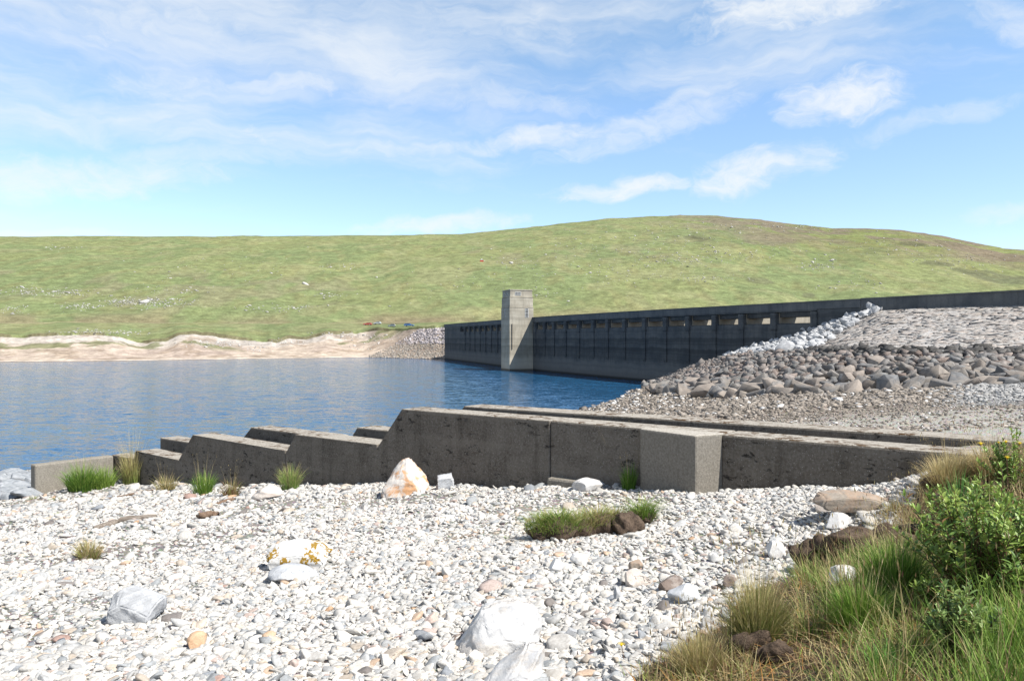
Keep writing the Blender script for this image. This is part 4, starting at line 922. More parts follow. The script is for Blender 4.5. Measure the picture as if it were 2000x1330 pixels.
def boulder(name, px0, py0, px1, py1, mat, label, seed, cuts=9, lo=.5, hi=.82, depth=.8, rot=0, sink=.22, bump=.04, tilt=(0, 0), shape=None, sub=4, cat='boulder', prof=None, front=.7, back=.6):
    g = hit((px0 + px1) / 2, py1); d = g.y; w = (px1 - px0) / F * d; h = (py1 - py0) / F * d * .97
    V, Fc = rock_shape(seed, sub, cuts, lo, hi, bump) if prof is None else hull_rock(prof, seed, front, back)
    if shape is not None: V = shape(V); V = V - (V.max(0) + V.min(0)) / 2; V /= np.abs(V).max(0)
    V = V * np.array([w / 2, w / 2 * depth, h / 2 * (1 + sink)])
    o = mesh(name, V, Fc, mat, smooth=True)
    o.location = (g.x, g.y + w * depth * .5, g.z + h / 2 * (1 - sink) - .01); o.rotation_euler = (tilt[0], tilt[1], rot)
    m = o.modifiers.new('sharp', 'EDGE_SPLIT'); m.split_angle = rad(38)
    return tag(o, label, cat)
def build_boulders():
    W = rock_mat('white_boulder_rock', (.42, .42, .425), (.62, .61, .595), (.50, .42, .33), .35, .25, 3.0, seed=1)
    Or = rock_mat('orange_boulder_rock', (.42, .40, .385), (.62, .57, .51), (.50, .25, .10), .85, 0, 2.0, seed=5.3)
    Gr = rock_mat('grey_slab_rock', (.36, .37, .39), (.53, .54, .55), None, 0, .3, 5, seed=2)
    Sl = rock_mat('slate_grey_rock', (.30, .305, .315), (.47, .475, .48), None, 0, .35, 4, seed=3)
    Li = rock_mat('lichen_boulder_rock', (.46, .455, .44), (.62, .61, .59), None, 0, .1, 3, True, seed=9.2)
    Br = rock_mat('brown_rock', (.13, .10, .085), (.26, .21, .18), (.40, .36, .33), .5, 0, 5, seed=4)
    Ta = rock_mat('tan_slab_rock', (.24, .205, .17), (.34, .30, .255), (.36, .24, .16), .5, .3, 2.5, seed=6)
    Pk = rock_mat('pale_pink_rock', (.50, .43, .38), (.63, .57, .51), None, 0, .15, 3, seed=8)
    def peak(V):
        f = np.clip((V[:, 2] + 1) / 2, 0, 1); k = 1 - .80 * f ** 1.15; V = V.copy(); V[:, 0] = V[:, 0] * k + .16 * f; V[:, 1] *= k; return V
    def slope(V):
        V = V.copy(); f = np.clip((V[:, 0] + 1) / 2, 0, 1); V[:, 2] = np.minimum(V[:, 2], .55); V[:, 2] = (V[:, 2] + 1) * (.16 + .84 * np.minimum(1, f * 2.0)) - 1; return V
    boulder('boulder', 739, 898, 834, 970, Or, 'pointed boulder stained orange, standing against the dark wall', 11, 13, .6, .9, .75, .15, .12, .03, prof=[(-1, -1), (-.9, -.55), (-.62, 0), (-.38, .5), (0, .96), (.26, 1), (.62, .45), (.9, .0), (1, -.45), (.92, -1)], front=.55)
    boulder('stone_block', 853, 926, 886, 958, Gr, 'small square grey block tilted beside the orange-stained boulder', 12, 8, .5, .62, .8, .1, .05, .01, tilt=(.1, -.05), cat='rock', prof=[(-.85, -1), (.9, -1), (1, -.3), (.7, 1), (-.9, .8)], front=.92, back=.9)
    boulder('boulder', 884, 1192, 1060, 1284, W, 'largest smooth white boulder at the bottom, with a sloping left face', 23, 10, .5, .8, .85, .1, .2, .05, prof=[(-1, -1), (-.9, -.6), (-.62, .25), (-.38, .8), (0, .98), (.6, 1), (.93, .75), (1, .1), (.95, -1)], front=.5)
    boulder('boulder', 930, 1278, 1072, 1352, W, 'white slab boulder cut by the bottom edge below the largest boulder', 14, 8, .6, .85, .9, -.2, .3, .05, prof=[(-1, -1), (-.6, -.1), (-.1, .5), (.45, 1), (.9, .85), (1, -1)], front=.6)
    boulder('boulder', 505, 1066, 634, 1118, Li, 'white boulder spotted with ochre lichen, resting on a paler slab', 15, 8, .58, .85, .75, .05, .0, .04, prof=[(-.95, -.6), (-1, .2), (-.7, .8), (.1, 1), (.7, .85), (1, .0), (.75, -.8), (-.5, -1)], front=.7)
    boulder('boulder', 512, 1112, 612, 1142, Gr, 'grey slab under the lichen-spotted boulder', 16, 9, .5, .8, .8, .2, .25, .03)
    boulder('boulder', 198, 1156, 300, 1224, Sl, 'grey angular boulder with a diagonal ridge at lower left', 17, 12, .36, .62, .8, -.1, .2, .02, prof=[(-1, -.5), (-.95, .6), (-.45, 1), (.25, .85), (1, .35), (.9, -.3), (.3, -.9), (-.5, -1)], front=.7)
    boulder('boulder', 484, 952, 545, 978, Pk, 'low pale pink boulder beside the rush tuft at the stepped wall', 18, 8, .55, .85, .8, 0, .3, .04)
    boulder('boulder', 1308, 1146, 1378, 1182, Gr, 'blue-grey and white boulder left of the tall grass tussock', 19, 9, .5, .8, .8, .3, .25, .03)
    boulder('boulder', 1222, 1112, 1276, 1150, Pk, 'cream boulder with a smaller stone resting on it', 20, 9, .5, .8, .8, .3, .25, .03)
    boulder('stone', 1228, 1096, 1262, 1119, Ta, 'small tan stone resting on the cream boulder', 21, 9, .5, .8, .8, .9, .0, .03, cat='stone')
    boulder('boulder', 1290, 1128, 1340, 1160, Br, 'dark brown and white rock beside the cream boulder', 22, 10, .45, .75, .8, .3, .25, .04)
    boulder('boulder', 1412, 1122, 1448, 1150, Br, 'small dark brown rock near the tall grass tussock', 24, 10, .45, .75, .8, 1.3, .25, .04)
    boulder('boulder', 1500, 1055, 1540, 1092, W, 'upright white rock left of the peat hag', 25, 9, .5, .8, .8, .2, .2, .03)
    boulder('boulder', 1618, 1004, 1672, 1036, W, 'flat white rock between the tan slab and the peat hag', 26, 9, .5, .8, .8, .2, .25, .03)
    boulder('boulder', 1604, 962, 1800, 1000, Ta, 'long flat tan slab stained orange, lying near the right grass bank', 27, 8, .55, .85, .35, -.10, .1, .02, prof=[(-1, -.1), (-.92, .6), (-.55, 1), (.1, .75), (1, -.5), (1, -1), (-.3, -.9), (-.85, -.6)], front=.85)
    boulder('boulder', 1600, 985, 1640, 1003, Pk, 'small pale rock tucked under the left end of the tan slab', 28, 8, .55, .85, .9, .3, .2, .02)
    boulder('boulder', 1630, 1108, 1690, 1152, W, 'white rock half hidden in grass in front of the peat hag', 29, 9, .5, .8, .8, .3, .2, .03)
    boulder('boulder', 1730, 1016, 1772, 1034, Gr, 'small pale grey rock beside the peat bank under the shrub', 33, 9, .5, .8, .8, .3, .2, .03)
    boulder('boulder', 1118, 935, 1186, 962, W, 'flat white stone leaning on the broken concrete footing', 34, 8, .55, .85, .6, .35, .15, .02)
    boulder('cobble', 358, 1236, 396, 1272, rock_mat('orange_cobble_rock', (.42, .26, .15), (.55, .38, .25), None, 0, 0, 6, seed=12), 'bright orange cobble among the white pebbles at lower left', 35, 9, .5, .8, .8, .3, .1, .03, cat='cobble')
    boulder('cobble', 508, 1235, 538, 1258, rock_mat('tan_cobble_rock', (.40, .28, .18), (.52, .38, .27), None, 0, 0, 6, seed=13), 'tan leaf-shaped cobble right of the bright orange cobble', 36, 9, .5, .8, .8, .7, .1, .03, cat='cobble')
    boulder('cobble', 826, 1200, 858, 1222, rock_mat('pink_cobble_rock', (.45, .34, .29), (.58, .47, .41), None, 0, 0, 6, seed=14), 'pink cobble left of the largest white boulder', 37, 9, .5, .8, .8, .7, .1, .03, cat='cobble')
    boulder('cobble', 876, 1243, 912, 1258, Br, 'reddish brown flat cobble touching the largest white boulder', 38, 9, .5, .8, .8, .2, .1, .03, cat='cobble')
    boulder('boulder', 1072, 1092, 1108, 1118, W, 'white rounded rock below the turf island', 39, 9, .5, .8, .8, .2, .2, .03)
    boulder('boulder', 1112, 1082, 1158, 1108, W, 'broad white rock between turf island and cream boulder', 40, 9, .5, .8, .8, .6, .2, .03)
    boulder('boulder', 1126, 1118, 1158, 1138, W, 'square white rock left of the cream boulder', 41, 9, .45, .7, .8, .1, .2, .03)
    boulder('boulder', 1200, 1146, 1222, 1178, Sl, 'dark slate cobble below the cream boulder', 42, 9, .45, .7, .8, .1, .2, .03)
    boulder('boulder', 1100, 1228, 1130, 1258, Sl, 'grey angular cobble right of the largest white boulder', 43, 9, .45, .7, .8, .4, .2, .03)
    # slabs on the shore beyond the wing wall
    gm = [rock_mat('shore_rock_%s' % 'ab'[k], (.19, .205, .22), (.36, .37, .38), None, 0, .25, 1.6, seed=20 + k) for k in range(2)]
    rng = np.random.RandomState(5); used = []
    for k in range(110):
        px = rng.uniform(-70, 62); py = rng.uniform(928, 975); g = hit(px, py); r = rng.uniform(.2, .5) * (1.0 if py > 945 else 1.3)
        if any((g.x - a) ** 2 + (g.y - b) ** 2 < (.55 * (r + c)) ** 2 for a, b, c in used): continue
        used.append((g.x, g.y, r)); V, Fc = rock_shape(600 + k % 7, 3, 9, .45, .75, .03)
        o = mesh('shore_rock', V, Fc, gm[k % 2], smooth=True); o.modifiers.new('sharp', 'EDGE_SPLIT').split_angle = rad(30)
        o.location = (g.x, g.y, g.z + .1); o.scale = (r * 1.2, r, r * .5); o.rotation_euler = (rng.normal(0, .2), rng.normal(0, .2), rng.uniform(0, 6.28))
        tag(o, 'grey rock on the bank between wing wall and water at left', 'rock', 'grey rocks on the shore by the wing wall')
build_boulders()

# ------------------------------------------------------------------ driftwood
def build_driftwood():
    def log(pxs, r, label, mat, seed, name='driftwood_log'):
        rng = random.Random(seed); pts = [hit(x, y) for x, y in pxs]; n = 9; P3 = []
        for k in range(n):
            t = k / (n - 1) * (len(pts) - 1); i = min(int(t), len(pts) - 2); p = pts[i].lerp(pts[i + 1], t - i); P3.append(p + Vector((rng.uniform(-.01, .01), rng.uniform(-.01, .01), r * .7 + rng.uniform(-.01, .01))))
        mb = MB(); mb.tube(P3, [r * (0.45 + .55 * math.sin(math.pi * (.12 + .76 * k / (n - 1))) + rng.uniform(-.08, .08)) for k in range(n)], 10)
        o = mb.build(name, mat, smooth=True); tag(o, label, 'driftwood')
    log([(183, 1038), (235, 1022), (305, 1012)], .055, 'long grey weathered driftwood log on the shingle at left', M['wood'], 1)
    log([(384, 1014), (426, 1008)], .06, 'short thick brown driftwood piece right of the long grey log', M['wood2'], 2)
    log([(422, 987), (460, 978)], .04, 'small brown driftwood piece below the stepped wall', M['wood2'], 3)
    log([(868, 1060), (900, 1053), (936, 1044)], .022, 'thin pale driftwood stick on the shingle left of the turf island', M['wood'], 4, 'driftwood_stick')
    log([(200, 980), (255, 968), (300, 958)], .03, 'thin dark driftwood branch on the strandline below the low wing wall', M['wood2'], 5, 'driftwood_stick')
build_driftwood()

# ------------------------------------------------------------------ grass
GREEN = [(.085, .17, .022), (.115, .205, .03), (.065, .135, .02)]; LIME = [(.21, .29, .055), (.17, .26, .05)]; STRAW = [(.36, .29, .14), (.42, .35, .19), (.30, .23, .11)]; BROWN = [(.19, .12, .065), (.25, .165, .09), (.15, .085, .05)]; OLIVE = [(.17, .175, .055), (.21, .20, .07)]
def blades(base, h, lean, width, cols, rng, tips=None, az=None):
    n = len(base); phi = rng.uniform(0, 6.283, n) if az is None else az; yaw = phi + rng.normal(0, .6, n) + 1.5708
    ts = np.array([0, .38, .74, 1.0]); V = np.zeros((n, 7, 3)); C = np.zeros((n, 7, 3)); k = 0
    tipc = cols if tips is None else tips
    dirv = np.stack([np.cos(phi), np.sin(phi)], -1); wv = np.stack([np.cos(yaw), np.sin(yaw)], -1)
    for t in ts:
        out = lean * h * t ** 1.9; up = h * t * (1 - .30 * np.minimum(lean, 1.5) * t); c = np.stack([base[:, 0] + dirv[:, 0] * out, base[:, 1] + dirv[:, 1] * out, base[:, 2] + up], -1)
        w = width * (1 - t) ** .6 * .5; col = cols + (tipc - cols) * t
        if t < 1:
            V[:, k] = c; V[:, k, :2] -= wv * w[:, None]; V[:, k + 1] = c; V[:, k + 1, :2] += wv * w[:, None]; C[:, k] = col; C[:, k + 1] = col; k += 2
        else: V[:, k] = c; C[:, k] = col
    f = np.array([(0, 1, 3), (0, 3, 2), (2, 3, 5), (2, 5, 4), (4, 5, 6)])
    return V.reshape(-1, 3), (f[None] + (np.arange(n) * 7)[:, None, None]).reshape(-1, 3), C.reshape(-1, 3)
def pick(pal, n, rng, j=.18): a = np.array(pal) * 1.3; return a[rng.randint(0, len(a), n)] * rng.uniform(1 - j, 1 + j, n)[:, None]
def joinm(parts):
    Vs, Fs, Cs, o = [], [], [], 0
    for V, Fc, C in parts: Vs.append(V); Fs.append(Fc + o); Cs.append(C); o += len(V)
    return np.concatenate(Vs), np.concatenate(Fs), np.concatenate(Cs)
def seedheads(base, h, lean, cols, rng, az):
    """stalk tips with a slim flower head: small crossed lozenges along the tip"""
    n = len(base); V, Fs, C = [], [], []
    d = np.stack([np.cos(az), np.sin(az)], -1)
    top = np.stack([base[:, 0] + d[:, 0] * lean * h, base[:, 1] + d[:, 1] * lean * h, base[:, 2] + h * (1 - .30 * np.minimum(lean, 1.5))], -1)
    L = rng.uniform(.014, .032, n); w = L * .13
    a = rng.uniform(0, 3.14, n); wx = np.stack([np.cos(a), np.sin(a), 0 * a], -1) * w[:, None]; up = np.stack([d[:, 0] * lean * .6, d[:, 1] * lean * .6, np.ones(n)], -1); up /= np.linalg.norm(up, axis=1)[:, None]; up *= L[:, None]
    wy = np.cross(up / L[:, None], wx)
    q = np.stack([top - up * .3, top + wx + up * .2, top + up, top - wx + up * .2, top + wy + up * .2, top - wy + up * .2], 1)
    f = np.array([(0, 1, 2), (0, 2, 3), (0, 4, 2), (0, 2, 5)])
    return q.reshape(-1, 3), (f[None] + (np.arange(n) * 6)[:, None, None]).reshape(-1, 3), np.repeat(cols, 6, 0)
def disc(cx, cy, r, n, rng, ell=1.0):
    a = rng.uniform(0, 6.283, n); q = r * np.sqrt(rng.uniform(0, 1, n)); x = cx + q * np.cos(a); y = cy + q * np.sin(a) * ell
    return x, y, a, q / r
def tuft(name, px, py, wpx, hpx, pal, n, label, seed, cat='grass tuft', lean=.55, width=.008, group=None, tipcol=None, stalks=0, ell=.8):
    rng = np.random.RandomState(seed); g = hit(px, py); d = g.y; r = wpx / 2 / F * d * .62; h = 1.45 * hpx / F * d
    x, y, a, q = disc(g.x, g.y + r * .6, r, n, rng, ell); z = H(x, y) - .02
    hh = h * rng.uniform(.45, 1.05, n) * (1 - .35 * q ** 2); ln = lean * (.15 + 1.0 * q) * rng.uniform(.5, 1.4, n)
    c = pick(pal, n, rng); tp = pick(tipcol, n, rng) if tipcol else c
    parts = [blades(np.stack([x, y, z], -1), hh, ln, np.full(n, width) * rng.uniform(.6, 1.3, n), c, rng, tp, a + rng.normal(0, .5, n))]
    V, Fc, C = joinm(parts); V = V - np.array(g)
    root = mesh(name, V, Fc, M['grass'], col=C); root.location = g; tag(root, label, cat, group)
    if stalks:
        n = stalks; x, y, a, q = disc(g.x, g.y + r * .6, r * .8, n, rng, ell); b = np.stack([x, y, H(x, y)], -1); hh = h * rng.uniform(1.0, 1.5, n); ln = rng.uniform(.05, .35, n); c = pick(STRAW, n, rng)
        V, Fc, C = joinm([blades(b, hh, ln, np.full(n, width * .5), c, rng, None, a), seedheads(b, hh, ln, c, rng, a)]); mesh('seed_stalks', V - np.array(g), Fc, M['grass'], root, C)
    return root
def build_tufts():
    tuft('grass_tuft', 152, 962, 84, 48, LIME + GREEN, 900, 'broad round green grass clump against the sunlit wing wall', 1, lean=.6, width=.016, stalks=14)
    tuft('grass_tuft', 196, 955, 60, 40, LIME, 420, 'bright green grass clump right of the round clump at the wing wall', 2, lean=.5, width=.016)
    tuft('grass_tuft', 254, 948, 54, 66, LIME + OLIVE, 380, 'tall seeding grass clump at the corner of the stepped wall', 3, lean=.4, width=.014, stalks=40, tipcol=STRAW)
    tuft('grass_tuft', 320, 962, 50, 34, OLIVE + STRAW, 260, 'yellowish grass clump below the lowest wall step', 4, lean=.6, width=.013, stalks=8)
    tuft('grass_tuft', 392, 968, 56, 42, LIME + GREEN, 320, 'green grass clump below the second wall tooth', 5, lean=.5, width=.013, stalks=10)
    tuft('grass_tuft', 448, 972, 50, 34, OLIVE + BROWN, 220, 'thin brownish grass clump between two green tufts by the wall', 6, lean=.6, width=.012, stalks=12)
    tuft('rush_tuft', 564, 960, 50, 46, [(.10, .20, .05), (.12, .22, .06), (.15, .24, .07)], 520, 'upright bright green rush tuft at the joint of the stepped wall', 7, lean=.5, width=.011, tipcol=STRAW + LIME)
    tuft('grass_tuft', 166, 1094, 60, 38, STRAW + LIME, 420, 'small straw-yellow grass tuft alone on the shingle at left', 8, lean=.7, width=.009, tipcol=STRAW)
    tuft('grass_tuft', 1230, 958, 40, 44, GREEN, 260, 'dark green grass tuft in the corner beside the buttress', 9, lean=.3, width=.010, stalks=7)
    tuft('grass_tuft', 1210, 945, 50, 66, OLIVE, 26, 'sparse tall grass stems in front of the recessed wall panel', 10, lean=.5, width=.008, stalks=12)
    tuft('grass_tuft', 1748, 1003, 44, 34, OLIVE + STRAW, 120, 'small olive grass tuft growing in front of the tan slab', 11, lean=.7, width=.006, stalks=6)
    for k, (x, y, w, h) in enumerate(((100, 978, 40, 8), (180, 985, 50, 9), (72, 1016, 18, 8), (107, 1008, 16, 8), (300, 975, 40, 10), (905, 948, 20, 8), (985, 1055, 26, 10), (62, 975, 34, 8))):
        tuft('grass_sprig', x, y, w, h, LIME + OLIVE, 40, 'tiny yellow-green grass sprig among the beach pebbles', 40 + k, 'grass sprig', .8, .010, 'tiny grass sprigs on the beach')
build_tufts()

# turf island on the shingle
def build_turf():
    rng = np.random.RandomState(77); g = hit(1150, 1056); root = empty('turf_island', g); tag(root, 'turf island of green and olive grass on brown peat clods, alone on shingle', 'turf')
    sc = g.y / F
    clods = [(1062, 1060, 34, 30), (1096, 1058, 38, 34), (1135, 1052, 34, 28), (1172, 1046, 36, 30), (1232, 1046, 34, 34), (1205, 1040, 30, 24), (1258, 1026, 26, 20)]
    parts = []; gp = []
    for k, (px, py, w, h) in enumerate(clods):
        q = hit(px, py); s = q.y / F; V, Fc = rock_shape(900 + k, 4, 6, .6, .9, .10); V = V * np.array([w * s, w * s * .9, h * s * .85]) + np.array((q.x, q.y + w * s * .8, q.z + h * s * .35)) - np.array(g)
        V = V * (1 + .0 * V); mesh('peat_clod', V, Fc, M['peat'], root, smooth=True)
        if k == 4: continue
        n = 620 if k < 2 else 460; a = rng.uniform(0, 6.28, n); r = np.sqrt(rng.uniform(0, 1, n)); cx = q.x - g.x + r * np.cos(a) * w * s * 1.02; cy = q.y + w * s * .8 - g.y + r * np.sin(a) * w * s * .9; cz = q.z - g.z + h * s * .35 + h * s * .80 * np.sqrt(np.maximum(0, 1 - r * r)) - .015
        pal = (GREEN + LIME + LIME + OLIVE) if k in (0, 1) else ((OLIVE + STRAW + LIME) if k in (2, 3, 5) else LIME + GREEN)
        c = pick(pal, n, rng); tp = np.where((rng.uniform(0, 1, n) < .4)[:, None], pick(STRAW + OLIVE, n, rng), c)
        gp.append(blades(np.stack([cx, cy, cz], -1), rng.uniform(.07, .20, n) * (1 if k < 6 else 1.4), .4 + .9 * r * rng.uniform(.5, 1.4, n), rng.uniform(.004, .008, n), c, rng, tp, a + rng.normal(0, .6, n)))
    # hanging fringe at the front of the left clods
    V, Fc, C = joinm(gp); mesh('turf_grass', V, Fc, M['grass'], root, C)
build_turf()

# ------------------------------------------------------------------ right-hand bank
def build_peat():
    def hag(name, spec, label, seed):
        root = None; Vs, Fs, Cs, o = [], [], [], 0; g = hit(*spec[0][:2])
        for k, (px, py, w, h, dep) in enumerate(spec):
            q = hit(px, py); s = q.y / F; V, Fc = rock_shape(seed + k, 4, 5, .62, .9, .12)
            V = V * np.array([w * s / 2, w * s / 2 * dep, h * s / 2 * 1.35]); V[:, 1] -= np.clip(V[:, 2], 0, 1) * .35
            V += np.array((q.x, q.y + w * s * dep * .5, q.z + h * s * .36)) - np.array(g); Vs.append(V); Fs.append(Fc + o); o += len(V)
        ob = mesh(name, np.concatenate(Vs), np.concatenate(Fs), M['peat'], smooth=True); ob.location = g; tag(ob, label, 'peat bank'); return ob
    hag('peat_hag', [(1608, 1112, 110, 62, .7), (1680, 1104, 130, 66, .6), (1750, 1090, 110, 60, .6), (1800, 1078, 90, 60, .6)], 'dark overhanging peat hag on the shingle left of the shrubs', 910)
    hag('peat_bank', [(1470, 1290, 90, 50, .6), (1520, 1300, 80, 44, .6)], 'small dark peat edge under the tall grass tussock at lower right', 930)
    hag('peat_bank', [(1838, 960, 60, 30, .6), (1860, 1000, 70, 36, .6)], 'brown peat edge under straw grass where the wall meets the bank', 940)
build_peat()
def grass_field(name, label, polys, seed):
    rng = np.random.RandomState(seed); parts = []
    for (px0, px1, d0, d1, n, pal, h0, h1, wd, ln, tips, stalk) in polys:
        d = np.sqrt(rng.uniform(d0 ** 2, d1 ** 2, n)); px = rng.uniform(px0, px1, n); x = (px - 1000) / F * d
        # clumped: pull blades towards tussock centres
        nc = max(5, n // 70); ci = rng.randint(0, nc, n); cx = rng.uniform(px0, px1, nc); cd = np.sqrt(rng.uniform(d0 ** 2, d1 ** 2, nc))
        cl = rng.uniform(0, 1, n) < .72; rr = rng.normal(0, .060, (n, 2)); x = np.where(cl, (cx[ci] - 1000) / F * cd[ci] + rr[:, 0], x); d = np.where(cl, cd[ci] + rr[:, 1], d)
        ok = veg_w(x, d) > rng.uniform(.25, .9, n); x, d = x[ok], d[ok]; ci = ci[ok]; cl = cl[ok]; rr = rr[ok]; m = len(x)
        if m < 2: continue
        b = np.stack([x, d, H(x, d) - .01], -1); a = np.where(cl, np.arctan2(rr[:, 1], rr[:, 0]), rng.uniform(0, 6.28, m)) + rng.normal(0, .5, m)
        hv = rng.uniform(h0, h1, m) * (0.35 + 1.0 * rng.uniform(0, 1, nc)[ci]); le = ln * rng.uniform(.3, 1.4, m); c = pick(pal, m, rng, .25); sw = rng.uniform(0, 1, nc)[ci] < .16; c[sw] = pick(STRAW + OLIVE + BROWN, int(sw.sum()), rng); hue = rng.uniform(.75, 1.3, nc)[ci][:, None]; c = c * hue
        tp = np.where((rng.uniform(0, 1, m) < .45)[:, None], pick(tips, m, rng), c)
        parts.append(blades(b, hv, le, rng.uniform(.6, 1.3, m) * wd, c, rng, tp, a))
        if stalk:
            k = int(stalk); ix = rng.randint(0, m, k); b2 = b[ix]; az = rng.uniform(0, 6.28, k); h2 = rng.uniform(1.25, 2.0, k) * h1; l2 = rng.uniform(.05, .45, k); c2 = pick(STRAW + BROWN, k, rng)
            parts += [blades(b2, h2, l2, np.full(k, .0028), c2, rng, None, az), seedheads(b2, h2, l2, c2, rng, az)]
    V, Fc, C = joinm(parts); return tag(mesh(name, V, Fc, M['grass'], col=C), label, 'grass', kind='stuff')
def build_bank_grass():
    grass_field('grass', 'tall green and straw grass covering the right-hand bank', [
        (1640, 2050, 2.6, 5.2, 8000, GREEN + OLIVE, .06, .26, .0048, .65, LIME + STRAW, 80),
        (1560, 1800, 3.8, 6.0, 3200, GREEN + OLIVE + LIME, .10, .26, .005, .6, STRAW, 60),
        (1250, 1480, 3.3, 4.3, 2000, OLIVE + LIME + STRAW, .06, .17, .0045, .6, STRAW + BROWN, 50),
        (1420, 1700, 3.0, 4.2, 2200, OLIVE + BROWN + LIME, .03, .09, .005, .9, STRAW + BROWN, 14),
        (1700, 2100, 5.0, 9.2, 6000, STRAW + OLIVE + BROWN, .12, .30, .006, .7, STRAW, 90),
        (2050, 4200, 1.6, 6.5, 9000, GREEN + OLIVE + STRAW, .08, .28, .006, .6, LIME + STRAW, 60), (2050, 3000, 5.5, 9.4, 4500, STRAW + OLIVE + BROWN, .10, .28, .007, .7, STRAW, 40), (1300, 3200, 1.3, 2.7, 3500, OLIVE + GREEN + BROWN, .05, .16, .005, .8, STRAW, 10),
        (1880, 2150, 2.4, 3.6, 2500, GREEN + LIME, .12, .32, .0055, .4, LIME, 20),
        (1600, 1850, 5.6, 7.6, 1600, OLIVE + STRAW + BROWN, .06, .16, .005, .7, BROWN + STRAW, 40)], 5)
    rng = np.random.RandomState(8)
    # withered litter lying on the peat
    n = 5200; px = rng.uniform(1230, 2050, n); d = np.sqrt(rng.uniform(2.7 ** 2, 5.2 ** 2, n)); x = (px - 1000) / F * d; ok = veg_w(x, d) > .5; x, d = x[ok], d[ok]; n = len(x)
    V, Fc, C = blades(np.stack([x, d, H(x, d) + .004], -1), rng.uniform(.03, .09, n), rng.uniform(1.4, 3.2, n), rng.uniform(.003, .006, n), pick(BROWN + STRAW + [(.34, .17, .05)], n, rng), rng)
    tag(mesh('grass_litter', V, Fc, M['grass'], col=C), 'withered brown grass litter on the peat at lower right', 'litter', kind='stuff')
    tuft('grass_tussock', 1488, 1268, 130, 120, GREEN + OLIVE, 1500, 'large tall green tussock with seeding stems at the edge of the shingle', 61, 'tussock', .5, .005, stalks=60, tipcol=STRAW + OLIVE)
    tuft('grass_tussock', 1372, 1322, 130, 76, LIME + OLIVE + STRAW, 900, 'low yellow-green tussock at the bottom edge left of the tall one', 62, 'tussock', .55, .0045, stalks=34, tipcol=STRAW)
    tuft('grass_tussock', 1860, 955, 110, 62, STRAW + OLIVE, 900, 'straw-coloured tussock where the channel wall runs into the bank', 63, 'tussock', .7, .007, stalks=30, tipcol=STRAW)
    tuft('grass_tussock', 1950, 935, 110, 62, STRAW + OLIVE + BROWN, 900, 'brownish straw tussock beside the upper shrub by the wall', 64, 'tussock', .7, .007, stalks=30, tipcol=STRAW)
    tuft('sedge_tuft', 1882, 1020, 60, 84, [(.06, .15, .03), (.08, .18, .04)], 240, 'broad-bladed bright green sedge tuft between the shrubs', 65, 'sedge', .35, .010)
    tuft('sedge_tuft', 1735, 1320, 70, 60, [(.09, .19, .035), (.11, .22, .05)], 110, 'broad-bladed green sedge tuft at the bottom edge near the shrubs', 66, 'sedge', .5, .010)
    tuft('grass_tussock', 1760, 1180, 150, 110, GREEN, 1500, 'dense dark green tussock directly left of the largest shrub', 67, 'tussock', .5, .006, stalks=24, tipcol=GREEN + LIME)
    tuft('grass_tussock', 1690, 1235, 130, 90, GREEN + LIME, 1100, 'mid green tussock in front of the white rock and peat hag', 68, 'tussock', .6, .006, stalks=24, tipcol=GREEN + LIME)
    # brown stalks standing singly at the edge of the shingle
    n = 46; px = rng.uniform(1270, 1760, n); py = rng.uniform(960, 1290, n); pts = [hit(a, b) for a, b in zip(px, py) if b > 1330 - (a - 1230) * .62]
    b = np.array([tuple(p) for p in pts]); k = len(b); az = rng.uniform(0, 6.28, k); h2 = rng.uniform(.18, .36, k); l2 = rng.uniform(.02, .3, k); c2 = pick(BROWN + STRAW, k, rng)
    V, Fc, C = joinm([blades(b, h2, l2, np.full(k, .0032), c2, rng, None, az), seedheads(b, h2, l2, c2, rng, az)])
    tag(mesh('grass_stalks', V, Fc, M['grass'], col=C), 'thin brown seeding grass stalks along the edge of the shingle', 'grass stalks', kind='stuff')
build_bank_grass()

